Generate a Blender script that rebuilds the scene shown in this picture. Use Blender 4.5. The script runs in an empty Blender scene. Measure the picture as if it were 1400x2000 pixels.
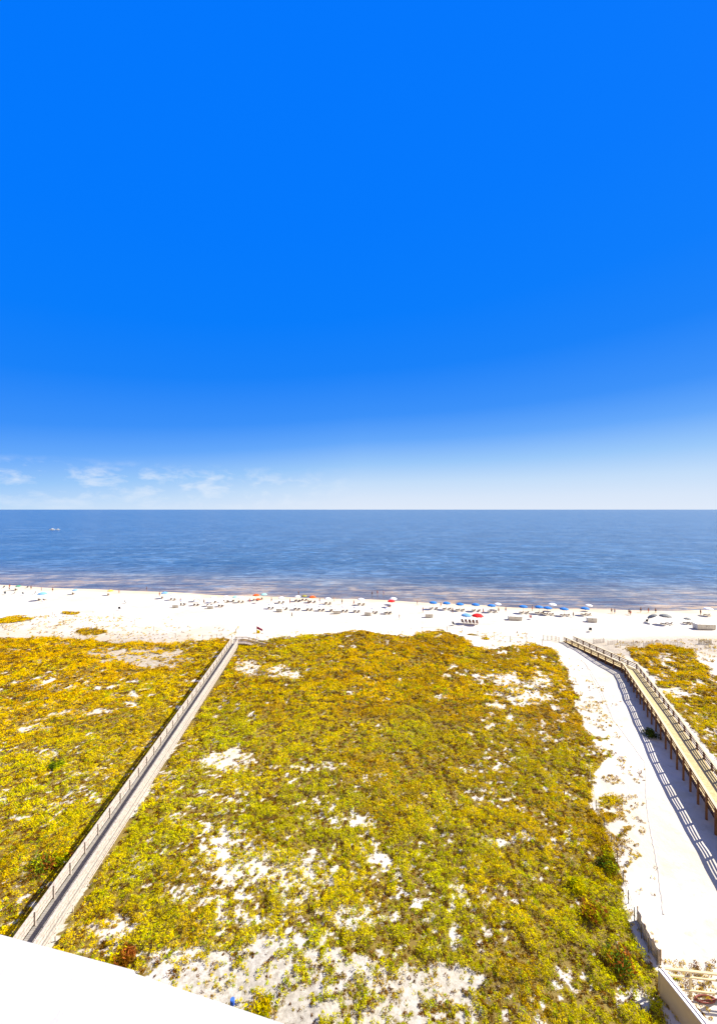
import bpy, bmesh, math, random
import numpy as np
from mathutils import Vector, Matrix, Quaternion
random.seed(7); RNG = np.random.default_rng(11)
S = bpy.context.scene
R = math.radians
# ------------------------------------------------------------------ camera
H = 34.0            # camera height above the dune ground
F = 800.0           # focal length in photo pixels (photo 1400 wide)
HZ = 995.0
cam = bpy.data.cameras.new('camera'); camo = bpy.data.objects.new('camera', cam); S.collection.objects.link(camo)
cam.sensor_fit = 'HORIZONTAL'; cam.sensor_width = 36; cam.lens = 36*F/1400
cam.clip_start = 0.05; cam.clip_end = 200000
camo.location = (0, 0, H); camo.rotation_euler = (R(90)-math.atan(5/F), 0, 0)
S.camera = camo
# ------------------------------------------------------------------ exposure, world, sun
EXPO = 1.5
vs = S.view_settings; vs.view_transform = 'Standard'; vs.look = 'None'; vs.exposure = EXPO; vs.gamma = 1; vs.use_curve_mapping = False
SD = Vector((1.1, 0.35, 1.0)).normalized()          # towards the sun
EL = math.asin(SD.z); AZ = math.atan2(SD.x, SD.y)
W = bpy.data.worlds.new('World'); S.world = W; W.use_nodes = True
nt = W.node_tree; nt.nodes.clear()
def N(tree, typ, **kw):
    n = tree.nodes.new(typ)
    for k, v in kw.items():
        if k.startswith('_'): setattr(n, k[1:], v)
        else: n.inputs[int(k[1:]) if (k[0] == 'i' and k[1:].isdigit()) else k].default_value = v
    return n
def math_(tree, op, a, b=None, c=None, clamp=False):
    n = tree.nodes.new('ShaderNodeMath'); n.operation = op; n.use_clamp = clamp
    for i, v in enumerate((a, b, c)):
        if v is None: continue
        if isinstance(v, (int, float)): n.inputs[i].default_value = v
        else: tree.links.new(v, n.inputs[i])
    return n.outputs[0]
def ramp(tree, fac, stops, interp='LINEAR'):
    n = tree.nodes.new('ShaderNodeValToRGB'); cr = n.color_ramp; cr.interpolation = interp
    while len(cr.elements) < len(stops): cr.elements.new(0.5)
    for e, (p, c) in zip(cr.elements, stops):
        e.position = p; e.color = (c[0], c[1], c[2], 1) if not isinstance(c, (int, float)) else (c, c, c, 1)
    tree.links.new(fac, n.inputs[0]); return n.outputs[0]
def mixc(tree, fac, a, b, mode='MIX'):
    n = tree.nodes.new('ShaderNodeMix'); n.data_type = 'RGBA'; n.blend_type = mode
    for s, v in ((n.inputs[0], fac), (n.inputs[6], a), (n.inputs[7], b)):
        if isinstance(v, (int, float)): s.default_value = v
        elif isinstance(v, tuple): s.default_value = (v[0], v[1], v[2], 1)
        else: tree.links.new(v, s)
    return n.outputs[2]
tc = N(nt, 'ShaderNodeTexCoord'); sx = N(nt, 'ShaderNodeSeparateXYZ'); nt.links.new(tc.outputs['Generated'], sx.inputs[0])
dz = sx.outputs[2]; dx = sx.outputs[0]; dy = sx.outputs[1]
left = math_(nt, 'MAXIMUM', math_(nt, 'MULTIPLY', dx, -1.0), 0.0)
right = math_(nt, 'MAXIMUM', dx, 0.0)
zz = math_(nt, 'ADD', math_(nt, 'MULTIPLY', math_(nt, 'MAXIMUM', dz, 0.0), math_(nt, 'SUBTRACT', 1.08, math_(nt, 'MULTIPLY', right, .15))), math_(nt, 'MULTIPLY', left, 0.105))
sky = ramp(nt, zz, [(0, (.76, .84, .97)), (.03, (.70, .81, .97)), (.07, (.56, .74, .97)), (.118, (.33, .59, .97)), (.178, (.13, .40, .98)),
                    (.24, (.045, .29, .97)), (.346, (.008, .225, .97)), (.46, (.001, .205, .99)), (.62, (0, .192, 1)), (1, (0, .18, 1))])
cv = N(nt, 'ShaderNodeCombineXYZ')
nt.links.new(math_(nt, 'MULTIPLY', dx, 16.0), cv.inputs[0]); nt.links.new(math_(nt, 'MULTIPLY', dz, 34.0), cv.inputs[2])
cn = N(nt, 'ShaderNodeTexNoise', Scale=1.0, Detail=7.0, Roughness=.62, Distortion=.25); nt.links.new(cv.outputs[0], cn.inputs['Vector'])
cl = ramp(nt, cn.outputs[0], [(.48, 0), (.66, 1)])
mz = ramp(nt, dz, [(0, .25), (.03, .6), (.070, .8), (.105, 0)])
mx = ramp(nt, math_(nt, 'ADD', dx, 1.0), [(.2, 1), (.72, .9), (.98, .25), (1, 0)])
mf = ramp(nt, dy, [(.2, 0), (.5, 1)])
clf = math_(nt, 'MULTIPLY', math_(nt, 'MULTIPLY', math_(nt, 'MULTIPLY', cl, mz), math_(nt, 'MULTIPLY', mx, mf)), .75)
sky = mixc(nt, clf, sky, (.85, .91, 1.0))
# unseen sky behind the balcony: pale warm fill added to take blue from shadows
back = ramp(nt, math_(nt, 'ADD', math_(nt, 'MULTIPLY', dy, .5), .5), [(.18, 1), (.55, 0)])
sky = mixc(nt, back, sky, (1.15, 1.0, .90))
nish = N(nt, 'ShaderNodeTexSky'); nish.sky_type = 'NISHITA'; nish.sun_disc = False
nish.sun_elevation = EL; nish.sun_rotation = AZ; nish.altitude = 30; nish.dust_density = .6; nish.ozone_density = 3
nb = N(nt, 'ShaderNodeBackground', Strength=.0005); nt.links.new(nish.outputs[0], nb.inputs[0])
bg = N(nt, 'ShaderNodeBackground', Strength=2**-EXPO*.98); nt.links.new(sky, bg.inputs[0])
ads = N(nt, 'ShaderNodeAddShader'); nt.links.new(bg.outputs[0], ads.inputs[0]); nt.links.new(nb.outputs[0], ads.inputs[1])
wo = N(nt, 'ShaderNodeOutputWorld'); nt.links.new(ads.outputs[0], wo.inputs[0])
sl = bpy.data.lights.new('sun', 'SUN'); sl.energy = 5.0; sl.angle = R(.5); sl.color = (1, .95, .86)
so = bpy.data.objects.new('sun', sl); S.collection.objects.link(so); so.rotation_euler = SD.to_track_quat('Z', 'Y').to_euler()
# ------------------------------------------------------------------ helpers
COL = S.collection
def G(px, py, z=0.0):
    d = (H-z)*F/(py-HZ); return Vector(((px-700)/F*d, d, z))
def PX(x, y, z=0): return 700+F*x/y, HZ+F*(H-z)/y
def tag(o, label=None, cat=None, group=None, kind=None):
    if label: o['label'] = label
    if cat: o['category'] = cat
    if group: o['group'] = group
    if kind: o['kind'] = kind
    return o
def empty(name, loc, rz=0):
    o = bpy.data.objects.new(name, None); COL.objects.link(o); o.location = loc; o.rotation_euler = (0, 0, rz); o.empty_display_size = .2; return o
class MB:
    def __init__(s): s.v = []; s.f = []
    def add(s, v, f):
        b = len(s.v); s.v += [tuple(p) for p in v]; s.f += [tuple(i+b for i in q) for q in f]
    def box(s, c, d, rz=0, rot=None):
        M = rot if rot is not None else Matrix.Rotation(rz, 3, 'Z'); c = Vector(c)
        s.add([c+M@Vector((x*d[0]/2, y*d[1]/2, z*d[2]/2)) for x in (-1, 1) for y in (-1, 1) for z in (-1, 1)],
              [(0, 1, 3, 2), (4, 6, 7, 5), (0, 4, 5, 1), (2, 3, 7, 6), (0, 2, 6, 4), (1, 5, 7, 3)])
    def beam(s, p, q, w, h):
        p = Vector(p); q = Vector(q); d = q-p; L = d.length; d.normalize()
        n = Vector((d.y, -d.x, 0)); n = n.normalized() if n.length > 1e-6 else Vector((1, 0, 0)); u = n.cross(d)
        M = Matrix((n, d, u)).transposed(); s.box((p+q)/2, (w, L, h), rot=M)
    def tube(s, pts, r, n=8, cap=True):
        pts = [Vector(p) for p in pts]; rr = r if isinstance(r, (list, tuple)) else [r]*len(pts); vs_ = []; fs = []
        for i, p in enumerate(pts):
            d = (pts[min(i+1, len(pts)-1)]-pts[max(i-1, 0)]).normalized(); a = d.orthogonal().normalized(); b = d.cross(a)
            if i:
                a = (pa-d*pa.dot(d)).normalized(); b = d.cross(a)
            pa = a
            for k in range(n):
                t = 2*math.pi*k/n; vs_.append(p+(a*math.cos(t)+b*math.sin(t))*rr[i])
        for i in range(len(pts)-1):
            for k in range(n): fs.append((i*n+k, i*n+(k+1) % n, (i+1)*n+(k+1) % n, (i+1)*n+k))
        if cap: fs.append(tuple(range(n-1, -1, -1))); fs.append(tuple((len(pts)-1)*n+k for k in range(n)))
        s.add(vs_, fs)
    def lathe(s, prof, n=16, c=(0, 0, 0)):
        vs_ = []; fs = []; m = len(prof)
        for k in range(n):
            t = 2*math.pi*k/n
            for r, z in prof: vs_.append((c[0]+r*math.cos(t), c[1]+r*math.sin(t), c[2]+z))
        for k in range(n):
            for j in range(m-1): fs.append((k*m+j, ((k+1) % n)*m+j, ((k+1) % n)*m+j+1, k*m+j+1))
        s.add(vs_, fs)
    def mesh(s, name, mat=None, smooth=False):
        me = bpy.data.meshes.new(name); me.from_pydata(s.v, [], s.f)
        if mat: me.materials.append(mat)
        if smooth: me.polygons.foreach_set('use_smooth', [True]*len(me.polygons))
        me.update(); return me
    def build(s, name, mat=None, parent=None, smooth=False):
        o = bpy.data.objects.new(name, s.mesh(name, mat, smooth)); COL.objects.link(o)
        if parent: o.parent = parent
        return o
def link(name, me, parent=None, loc=(0, 0, 0)):
    o = bpy.data.objects.new(name, me); COL.objects.link(o); o.location = loc
    if parent: o.parent = parent
    return o
def copy_tree(o, parent=None):
    c = o.copy(); COL.objects.link(c); c.parent = parent
    for ch in list(o.children): copy_tree(ch, c)
    return c
def material(name):
    m = bpy.data.materials.new(name); m.use_nodes = True; t = m.node_tree
    return m, t, t.nodes['Principled BSDF']
def mat(name, col, rough=.7, var=.15, scale=3.0, spec=.3, bump=0.0, stretch=(1, 1, 1), metal=0, col2=None, detail=5.0):
    m, t, b = material(name)
    tcn = N(t, 'ShaderNodeTexCoord'); mp = N(t, 'ShaderNodeMapping'); mp.inputs['Scale'].default_value = stretch
    t.links.new(tcn.outputs['Object'], mp.inputs[0])
    no = N(t, 'ShaderNodeTexNoise', Scale=scale, Detail=detail, Roughness=.6); t.links.new(mp.outputs[0], no.inputs['Vector'])
    lo = tuple(c*(1-var) for c in col); hi = tuple(min(1, c*(1+var)) for c in (col2 or col))
    t.links.new(ramp(t, no.outputs[0], [(.3, lo), (.7, hi)]), b.inputs['Base Color'])
    b.inputs['Roughness'].default_value = rough; b.inputs['Specular IOR Level'].default_value = spec; b.inputs['Metallic'].default_value = metal
    if bump:
        bn = N(t, 'ShaderNodeBump', Strength=bump, Distance=.02); t.links.new(no.outputs[0], bn.inputs['Height']); t.links.new(bn.outputs[0], b.inputs['Normal'])
    return m
# numpy value noise
_perm = RNG.random((256, 256))
def vn(x, y):
    xi = np.floor(x).astype(int); yi = np.floor(y).astype(int); fx = x-xi; fy = y-yi
    fx = fx*fx*(3-2*fx); fy = fy*fy*(3-2*fy)
    a = _perm[xi % 256, yi % 256]; b = _perm[(xi+1) % 256, yi % 256]; c = _perm[xi % 256, (yi+1) % 256]; d = _perm[(xi+1) % 256, (yi+1) % 256]
    return (a*(1-fx)+b*fx)*(1-fy)+(c*(1-fx)+d*fx)*fy
def fbm(x, y, s, o=4, seed=0):
    x = np.asarray(x, float)/s+seed*17.3; y = np.asarray(y, float)/s+seed*9.1; t = 0; a = .5; n = 0
    for i in range(o): t = t+a*vn(x, y); n += a; x = x*2.03+3.1; y = y*2.03+7.7; a *= .5
    return t/n
def sstep(a, b, x): t = np.clip((np.asarray(x, float)-a)/(b-a), 0, 1); return t*t*(3-2*t)
def pip(px, py, poly):
    ins = np.zeros(np.shape(px), bool); j = len(poly)-1
    for i in range(len(poly)):
        xi, yi = poly[i]; xj, yj = poly[j]
        c = ((yi > py) != (yj > py)) & (px < (xj-xi)*(py-yi)/((yj-yi) or 1e-9)+xi); ins ^= c; j = i
    return ins
# ------------------------------------------------------------------ terrain
SHP = [(0, 1143), (100, 1147), (200, 1152), (400, 1162), (600, 1166.5), (760, 1174), (880, 1181), (1000, 1187), (1200, 1190.5), (1400, 1194)]
WZ = -0.25
sh = [G(a, b, WZ) for a, b in SHP]; shx = np.array([p.x for p in sh]); shy = np.array([p.y for p in sh])
def shore(x):
    x = np.asarray(x, float); y = np.interp(x, shx, shy)
    y = np.where(x < shx[0], shy[0]+(shx[0]-x)*.07, y); y = np.where(x > shx[-1], shy[-1]-(x-shx[-1])*.02, y)
    return y+1.2*np.sin(x/17.0)+.6*np.sin(x/6.3+1)
MOUNDS = [(858, 1246, 5.5, 1.3), (690, 1250, 7, 1.0), (720, 1252, 6, .8), (120, 1215, 9, .9), (30, 1225, 8, 1.0), (330, 1252, 7, .7), (200, 1225, 9, .7), (1310, 1285, 9, .6),
          (550, 1268, 9, .6), (1040, 1275, 7, .7), (800, 1300, 14, .5), (1390, 1262, 8, .8), (920, 1275, 6, .6)]
MG = [(G(a, b), r, h) for a, b, r, h in MOUNDS]
def hgt(x, y):
    x = np.asarray(x, float); y = np.asarray(y, float)
    dune = 1-sstep(96, 112, y); z = dune*((fbm(x, y, 14, 4, 1)-.5)*1.1+(fbm(x, y, 3.5, 3, 2)-.5)*.35)
    z = z+(1-dune)*((fbm(x, y, 9, 3, 3)-.5)*.12)
    tr = np.exp(-((x-(29+.38*(y-40)))/6.0)**2); z = z*(1-.85*tr*(y < 100))
    for p, r, h in MG: z = z+h*np.exp(-(((x-p.x)/1.7)**2+(y-p.y)**2)/r**2*1.6)
    s = shore(x); t = y-s
    z = z*(1-sstep(-14, -5, t)); z = z+np.where(t > -7, -(t+7)*(.25/7), 0); return np.maximum(z, -4.0)
# scrub cover ------------------------------------------------------
POLYC = [(92, 1862), (152, 1755), (192, 1690), (236, 1625), (272, 1572), (312, 1500), (336, 1470), (372, 1400), (389, 1365), (420, 1305), (446, 1280), (470, 1253),
         (520, 1254), (600, 1246), (690, 1243), (760, 1249), (830, 1246), (860, 1236), (885, 1244), (905, 1254), (950, 1277), (985, 1268), (1040, 1262), (1085, 1276),
         (1112, 1315), (1128, 1370), (1140, 1410), (1165, 1450), (1172, 1500), (1160, 1530), (1163, 1570), (1190, 1640), (1215, 1690), (1228, 1740), (1243, 1800), (1262, 1850), (1290, 1900), (1310, 2050), (1400, 2600), (-400, 2600)]
POLYL = [(-900, 1235), (0, 1249), (60, 1247), (150, 1250), (230, 1258), (300, 1262), (350, 1258), (440, 1250), (450, 1253), (445, 1290), (420, 1320), (366, 1400), (268, 1520), (160, 1690), (75, 1830), (70, 2700), (-560, 2700), (-3000, 2700)]
POLYR = [(1225, 1268), (1300, 1266), (1350, 1276), (1372, 1300), (1400, 1322), (1700, 1330), (2600, 1500), (2600, 2600), (1700, 2000), (1400, 1490), (1300, 1360), (1250, 1300)]
PATCH = [(25, 1216, 38, 11), (137, 1199, 18, 4.5), (176, 1236, 30, 5), (715, 1238, 10, 2.5), (920, 1243, 9, 3), (948, 1248, 8, 3), (1290, 1430, 0, 0), (1195, 1560, 22, 5), (1215, 1625, 26, 5), (1240, 1690, 24, 4), (1185, 1480, 22, 6), (1180, 1445, 18, 4),
         (1190, 1590, 14, 14), (1310, 1905, 26, 6)]
BARE = [(270, 1284, 85, 14, 1), (205, 1276, 45, 8, .6), (445, 1492, 48, 17, .95), (480, 1306, 24, 16, .9), (540, 1316, 50, 12, .75), (1010, 1352, 40, 12, .8), (1040, 1370, 35, 10, .8), (985, 1330, 30, 10, .7), (1065, 1335, 14, 10, .8),
        (75, 1470, 40, 12, .5), (60, 1425, 30, 8, .5), (225, 1815, 32, 24, .8), (600, 1960, 280, 80, .62), (430, 1900, 140, 45, .45), (720, 1800, 70, 20, .5), (850, 1930, 80, 30, .55), (560, 1700, 90, 40, .4),
        (470, 1690, 60, 50, .45), (740, 1672, 18, 9, .9), (940, 1500, 45, 9, .5), (985, 1330, 70, 20, .4), (1240, 1960, 38, 26, .85), (560, 1850, 60, 25, .5), (160, 1395, 50, 8, .5),
        (620, 1500, 60, 8, .45), (90, 1345, 40, 7, .5), (330, 1880, 60, 22, .5), (700, 1600, 60, 12, .4), (340, 1600, 18, 8, .8), (300, 1300, 30, 6, .5), (960, 1645, 30, 10, .5), (1000, 1640, 25, 6, .6), (880, 1920, 50, 20, .5),
        (120, 1260, 30, 6, .5), (1330, 1352, 26, 8, .9), (1260, 1330, 26, 8, .7), (1375, 1400, 20, 8, .5)]
_qx = RNG.random(60000)*200; _qy = RNG.random(60000)*200
GQ = np.sort(fbm(_qx, _qy, .42, 3, 9)+(fbm(_qx, _qy, 3.2, 3, 8)-.5)*.42)[::60]
def cover(x, y):
    x = np.asarray(x, float); y = np.asarray(y, float); yy = np.maximum(y, 5)
    px, py = 700+F*x/yy, HZ+F*H/yy
    wob = (fbm(x, y, 4, 3, 5)-.5); sc = (py-HZ)/H
    wx = px+wob*sc*2.2; wy = py+(fbm(x, y, 3, 3, 6)-.5)*sc*.35*(py-HZ)/H*.5
    ins = (pip(wx, wy, POLYC) | pip(wx, wy, POLYL) | pip(wx, wy, POLYR)).astype(float)
    for a, b, rx, ry in PATCH:
        if rx: ins = np.maximum(ins, (((wx-a)/rx)**2+((wy-b)/ry)**2 < 1)*.85)
    zf = sstep(48, 80, y); hf = fbm(x, y, .42, 3, 9)*(1-zf)+fbm(x, y, 1.0, 3, 19)*zf; g = hf+(fbm(x, y, 3.2, 3, 8)-.5)*.42
    u = np.interp(g, GQ, np.linspace(0, 1, len(GQ)))
    frac = .035+.065*sstep(520, 400, px)*sstep(1290, 1330, py)+.11*sstep(1430, 1700, py)*sstep(330, 420, px)*sstep(1120, 820, px)+.10*sstep(920, 960, px)*sstep(1510, 1480, py)+.03*sstep(1000, 1150, px)*sstep(1600, 1500, py)
    for a, b, rx, ry, k in BARE:
        q = ((px-a)/rx)**2+((py-b)/ry)**2; frac = frac+k*.56*(1-sstep(.2, 2.2, q))
    frac = np.clip(frac, 0, .86); thr = 1-frac
    c = ins*(1-sstep(thr-.10, thr+.05, u))*(.70+.30*fbm(x, y, 6, 2, 17))*(1-.45*sstep(.1, .5, frac))
    return np.clip(c, 0, 1), ins
def grid_axis(segs):
    out = [segs[0][0]]
    for a, b, n in segs: out += list(np.linspace(a, b, n+1)[1:])
    return np.array(out)
gx = grid_axis([(-4000, -600, 10), (-600, -220, 30), (-220, -105, 100), (-105, 105, 600), (105, 220, 100), (220, 600, 30), (600, 4000, 10)])
gy = grid_axis([(-60, 18, 20), (18, 60, 140), (60, 125, 130), (125, 200, 75), (200, 420, 20)])
X, Y = np.meshgrid(gx, gy); Z = hgt(X, Y); nx, ny = len(gx), len(gy)
me = bpy.data.meshes.new('sand_ground'); me.vertices.add(nx*ny)
me.vertices.foreach_set('co', np.stack([X, Y, Z], -1).astype(np.float32).ravel())
ii, jj = np.meshgrid(np.arange(nx-1), np.arange(ny-1)); a = (jj*nx+ii).ravel(); q = np.stack([a, a+1, a+nx+1, a+nx], -1).ravel()
def set_faces(me, idx, k=4):
    n = len(idx)//k; me.loops.add(len(idx)); me.loops.foreach_set('vertex_index', idx.astype(np.int32)); me.polygons.add(n)
    me.polygons.foreach_set('loop_start', np.arange(0, n*k, k, dtype=np.int32)); me.polygons.foreach_set('loop_total', np.full(n, k, np.int32))
set_faces(me, q); me.polygons.foreach_set('use_smooth', np.ones((nx-1)*(ny-1), bool)); me.update(calc_edges=True); me.validate()
cvr, ins = cover(X, Y)
dshore = Y-shore(X)
track = np.exp(-((X-(29+.38*(Y-40)))/1.0)**2)*0
band = sstep(1.2, 3.0, np.abs(X+25.0+.08*(Y-33)-3.3)+fbm(X, Y, 2, 3, 4)*1.5)   # trampled bank beside the left boardwalk
at = me.attributes.new('cover', 'FLOAT', 'POINT'); at.data.foreach_set('value', (cvr*.9+.1*ins).astype(np.float32).ravel())
at = me.attributes.new('wet', 'FLOAT', 'POINT'); at.data.foreach_set('value', (sstep(-11, -1, dshore)).astype(np.float32).ravel())
px_, py_ = 700+F*X/np.maximum(Y, 5), HZ+F*H/np.maximum(Y, 5)
deb = ((1-sstep(.5, 1.3, ((px_-600)/420)**2+((py_-1985)/150)**2))).astype(np.float32)
toe = (sstep(82, 92, Y)*(1-sstep(100, 122, Y))*(1-sstep(-46, -20, X))).astype(np.float32)
toe2 = (sstep(90, 97, Y)*(1-sstep(103, 112, Y))*sstep(50, 60, X)).astype(np.float32)
at = me.attributes.new('bank', 'FLOAT', 'POINT'); at.data.foreach_set('value', np.clip((1-band)*(Y < 100)+toe*1.0+toe2*.8, 0, 1).astype(np.float32).ravel())
at = me.attributes.new('debris', 'FLOAT', 'POINT'); at.data.foreach_set('value', np.clip(deb*.45+toe*.6+toe2*.7+ins*.22, 0, 1).astype(np.float32).ravel())
m, t, b = material('sand')
geo = N(t, 'ShaderNodeNewGeometry')
def att(n): o = N(t, 'ShaderNodeAttribute'); o.attribute_name = n; return o.outputs['Fac']
def noise(scale, detail=4.0, rough=.6, vec=None): 
    n = N(t, 'ShaderNodeTexNoise', Scale=scale, Detail=detail, Roughness=rough); t.links.new(vec or geo.outputs['Position'], n.inputs['Vector']); return n.outputs[0]
base = ramp(t, noise(.08), [(.38, (.39, .35, .28)), (.62, (.46, .43, .385))])
base = mixc(t, ramp(t, noise(.5, 6, .7), [(.52, 0), (.64, .45)]), base, (.335, .295, .22))
base = mixc(t, ramp(t, noise(1.3, 6), [(.56, 0), (.72, .4)]), base, (.27, .23, .165))
base = mixc(t, math_(t, 'MULTIPLY', ramp(t, noise(.35, 5), [(.35, .3), (.62, .8)]), att('bank')), base, (.33, .26, .19))
spk = ramp(t, noise(2.6, 7, .75), [(.38, .1), (.58, 1)])
base = mixc(t, math_(t, 'MULTIPLY', spk, math_(t, 'MULTIPLY', att('debris'), .85)), base, (.16, .14, .10))
spk2 = ramp(t, noise(6.0, 4, .7), [(.55, 0), (.68, 1)])
base = mixc(t, math_(t, 'MULTIPLY', spk2, math_(t, 'MULTIPLY', att('debris'), .75)), base, (.09, .085, .05))
cf = math_(t, 'MULTIPLY', ramp(t, math_(t, 'ADD', att('cover'), math_(t, 'MULTIPLY', math_(t, 'SUBTRACT', noise(4.2, 5), .5), 1.5)), [(.36, 0), (.62, 1)]), .93)
base = mixc(t, cf, base, mixc(t, noise(.9, 5), (.045, .026, .002), (.20, .135, .006)))
base = mixc(t, math_(t, 'MULTIPLY', att('wet'), .55), base, (.40, .30, .17))
t.links.new(base, b.inputs['Base Color']); b.inputs['Roughness'].default_value = .95; b.inputs['Specular IOR Level'].default_value = .1
bn = N(t, 'ShaderNodeBump', Strength=.55, Distance=.12)
hsum = math_(t, 'ADD', noise(1.1, 6), math_(t, 'MULTIPLY', noise(4.5, 3), .35)); t.links.new(hsum, bn.inputs['Height']); t.links.new(bn.outputs[0], b.inputs['Normal'])
me.materials.append(m)
tag(link('sand_ground', me), kind='structure')
# faint wheel ruts and footprints in the access track: real shallow grooves
def groove(pts, w, name):
    mb = MB(); P = [G(a, b_) for a, b_ in pts]; fine = []
    for i in range(len(P)-1):
        for k in range(14): fine.append(P[i].lerp(P[i+1], k/14))
    vs_ = []
    for i, p in enumerate(fine):
        p2 = p+Vector((random.uniform(-.05, .05), 0, 0)); z = float(hgt(p2.x, p2.y))
        ww = w*random.uniform(.5, 1.2)
        for k, dzz in ((-1, .012), (-.4, .05), (.4, .05), (1, .012)): vs_.append((p2.x+k*ww, p2.y, z+dzz))
    mb.add(vs_, [(i*4+k, i*4+k+1, i*4+k+5, i*4+k+4) for i in range(len(fine)-1) for k in range(3)])
    o = mb.build(name, mat('rut_sand', (.355, .32, .27), .95, .12, 1.2), smooth=True); tag(o, kind='structure'); return o
groove([(1120, 1260), (1172, 1340), (1200, 1410), (1262, 1490), (1264, 1560), (1272, 1620), (1288, 1700), (1300, 1800)], .10, 'wheel_track')
groove([(1105, 1262), (1145, 1300), (1163, 1335), (1195, 1400)], .08, 'wheel_track')
# ------------------------------------------------------------------ sea
ts = np.array([0, 3, 6, 10, 15, 20, 26, 33, 42, 55, 75, 100, 150, 250, 450, 900, 2000, 5000, 12000, 40000, 120000.])
us = np.linspace(-1, 1, 161); U, T = np.meshgrid(us, ts); XX = U*(320+1.4*T)
YY = shore(np.clip(XX, -400, 400))*np.exp(-T/800)+150*(1-np.exp(-T/800))-7+T
me = bpy.data.meshes.new('sea'); me.vertices.add(XX.size); me.vertices.foreach_set('co', np.stack([XX, YY, np.full(XX.shape, WZ)], -1).astype(np.float32).ravel())
nx2, ny2 = len(us), len(ts); ii, jj = np.meshgrid(np.arange(nx2-1), np.arange(ny2-1)); a = (jj*nx2+ii).ravel(); set_faces(me, np.stack([a, a+1, a+nx2+1, a+nx2], -1).ravel())
me.update(calc_edges=True); at = me.attributes.new('depth', 'FLOAT', 'POINT'); at.data.foreach_set('value', (T/100).clip(0, 1).astype(np.float32).ravel())
m, t, b = material('sea_water')
geo = N(t, 'ShaderNodeNewGeometry')
def vec(sx_, sy_):
    mp = N(t, 'ShaderNodeMapping'); mp.inputs['Scale'].default_value = (sx_, sy_, 1); mp.inputs['Rotation'].default_value = (0, 0, R(7)); t.links.new(geo.outputs['Position'], mp.inputs[0]); return mp.outputs[0]
n1 = noise(1, 5, .65, vec(.035, .22)); n2 = noise(1, 4, .65, vec(.25, 1.1)); n3 = noise(1, 5, .7, vec(.004, .03)); n4 = noise(1, 6, .7, vec(.0012, .010))
dd = math_(t, 'ADD', att('depth'), math_(t, 'MULTIPLY', math_(t, 'SUBTRACT', n1, .5), .22))
base = ramp(t, dd, [(.03, (.58, .36, .12)), (.11, (.46, .30, .13)), (.28, (.36, .27, .17)), (.46, (.24, .23, .21)), (.62, (.09, .15, .24)), (.95, (.03, .105, .22))])
deep = (.003, .028, .072)
nr = math_(t, 'SUBTRACT', 1.0, ramp(t, dd, [(.5, 0), (1.0, 1)]))
base = mixc(t, math_(t, 'MULTIPLY', ramp(t, noise(1, 6, .75, vec(.07, .42)), [(.40, .85), (.54, 0)]), .8), base, deep)
base = mixc(t, math_(t, 'MULTIPLY', ramp(t, noise(1, 8, .8, vec(.012, .055)), [(.40, .9), (.55, 0)]), .75), base, deep)
base = mixc(t, math_(t, 'MULTIPLY', ramp(t, noise(1, 8, .8, vec(.010, .05)), [(.52, 0), (.66, .8)]), .6), base, (.14, .22, .32))
base = mixc(t, math_(t, 'MULTIPLY', ramp(t, noise(1, 3, .8, vec(.13, .12)), [(.42, 1), (.52, 0)]), ramp(t, dd, [(.25, .15), (.8, .6)])), base, (.003, .02, .05))
base = mixc(t, math_(t, 'MULTIPLY', ramp(t, noise(1, 3, .8, vec(.11, .13)), [(.52, 0), (.62, 1)]), .35), base, (.16, .24, .32))
base = mixc(t, math_(t, 'MULTIPLY', ramp(t, noise(1, 3, .85, vec(.030, .018)), [(.42, 1), (.54, 0)]), .5), base, deep)
base = mixc(t, math_(t, 'MULTIPLY', ramp(t, noise(1, 5, .6, vec(.06, .55)), [(.40, 1), (.48, 0)]), math_(t, 'MULTIPLY', nr, .9)), base, (.05, .04, .045))
base = mixc(t, math_(t, 'MULTIPLY', ramp(t, noise(1, 6, .8, vec(.35, 1.6)), [(.42, .85), (.52, 0)]), .45), base, (.03, .04, .06))
t.links.new(base, b.inputs['Base Color']); b.inputs['Roughness'].default_value = .22; b.inputs['Specular IOR Level'].default_value = .5; b.inputs['IOR'].default_value = 1.33
hs = math_(t, 'ADD', math_(t, 'MULTIPLY', n1, .55), math_(t, 'ADD', math_(t, 'MULTIPLY', n2, .22), math_(t, 'MULTIPLY', n3, 2.2)))
bn = N(t, 'ShaderNodeBump', Strength=1.0, Distance=.8); t.links.new(hs, bn.inputs['Height']); t.links.new(bn.outputs[0], b.inputs['Normal'])
me.materials.append(m); tag(link('sea', me), kind='structure')
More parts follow.
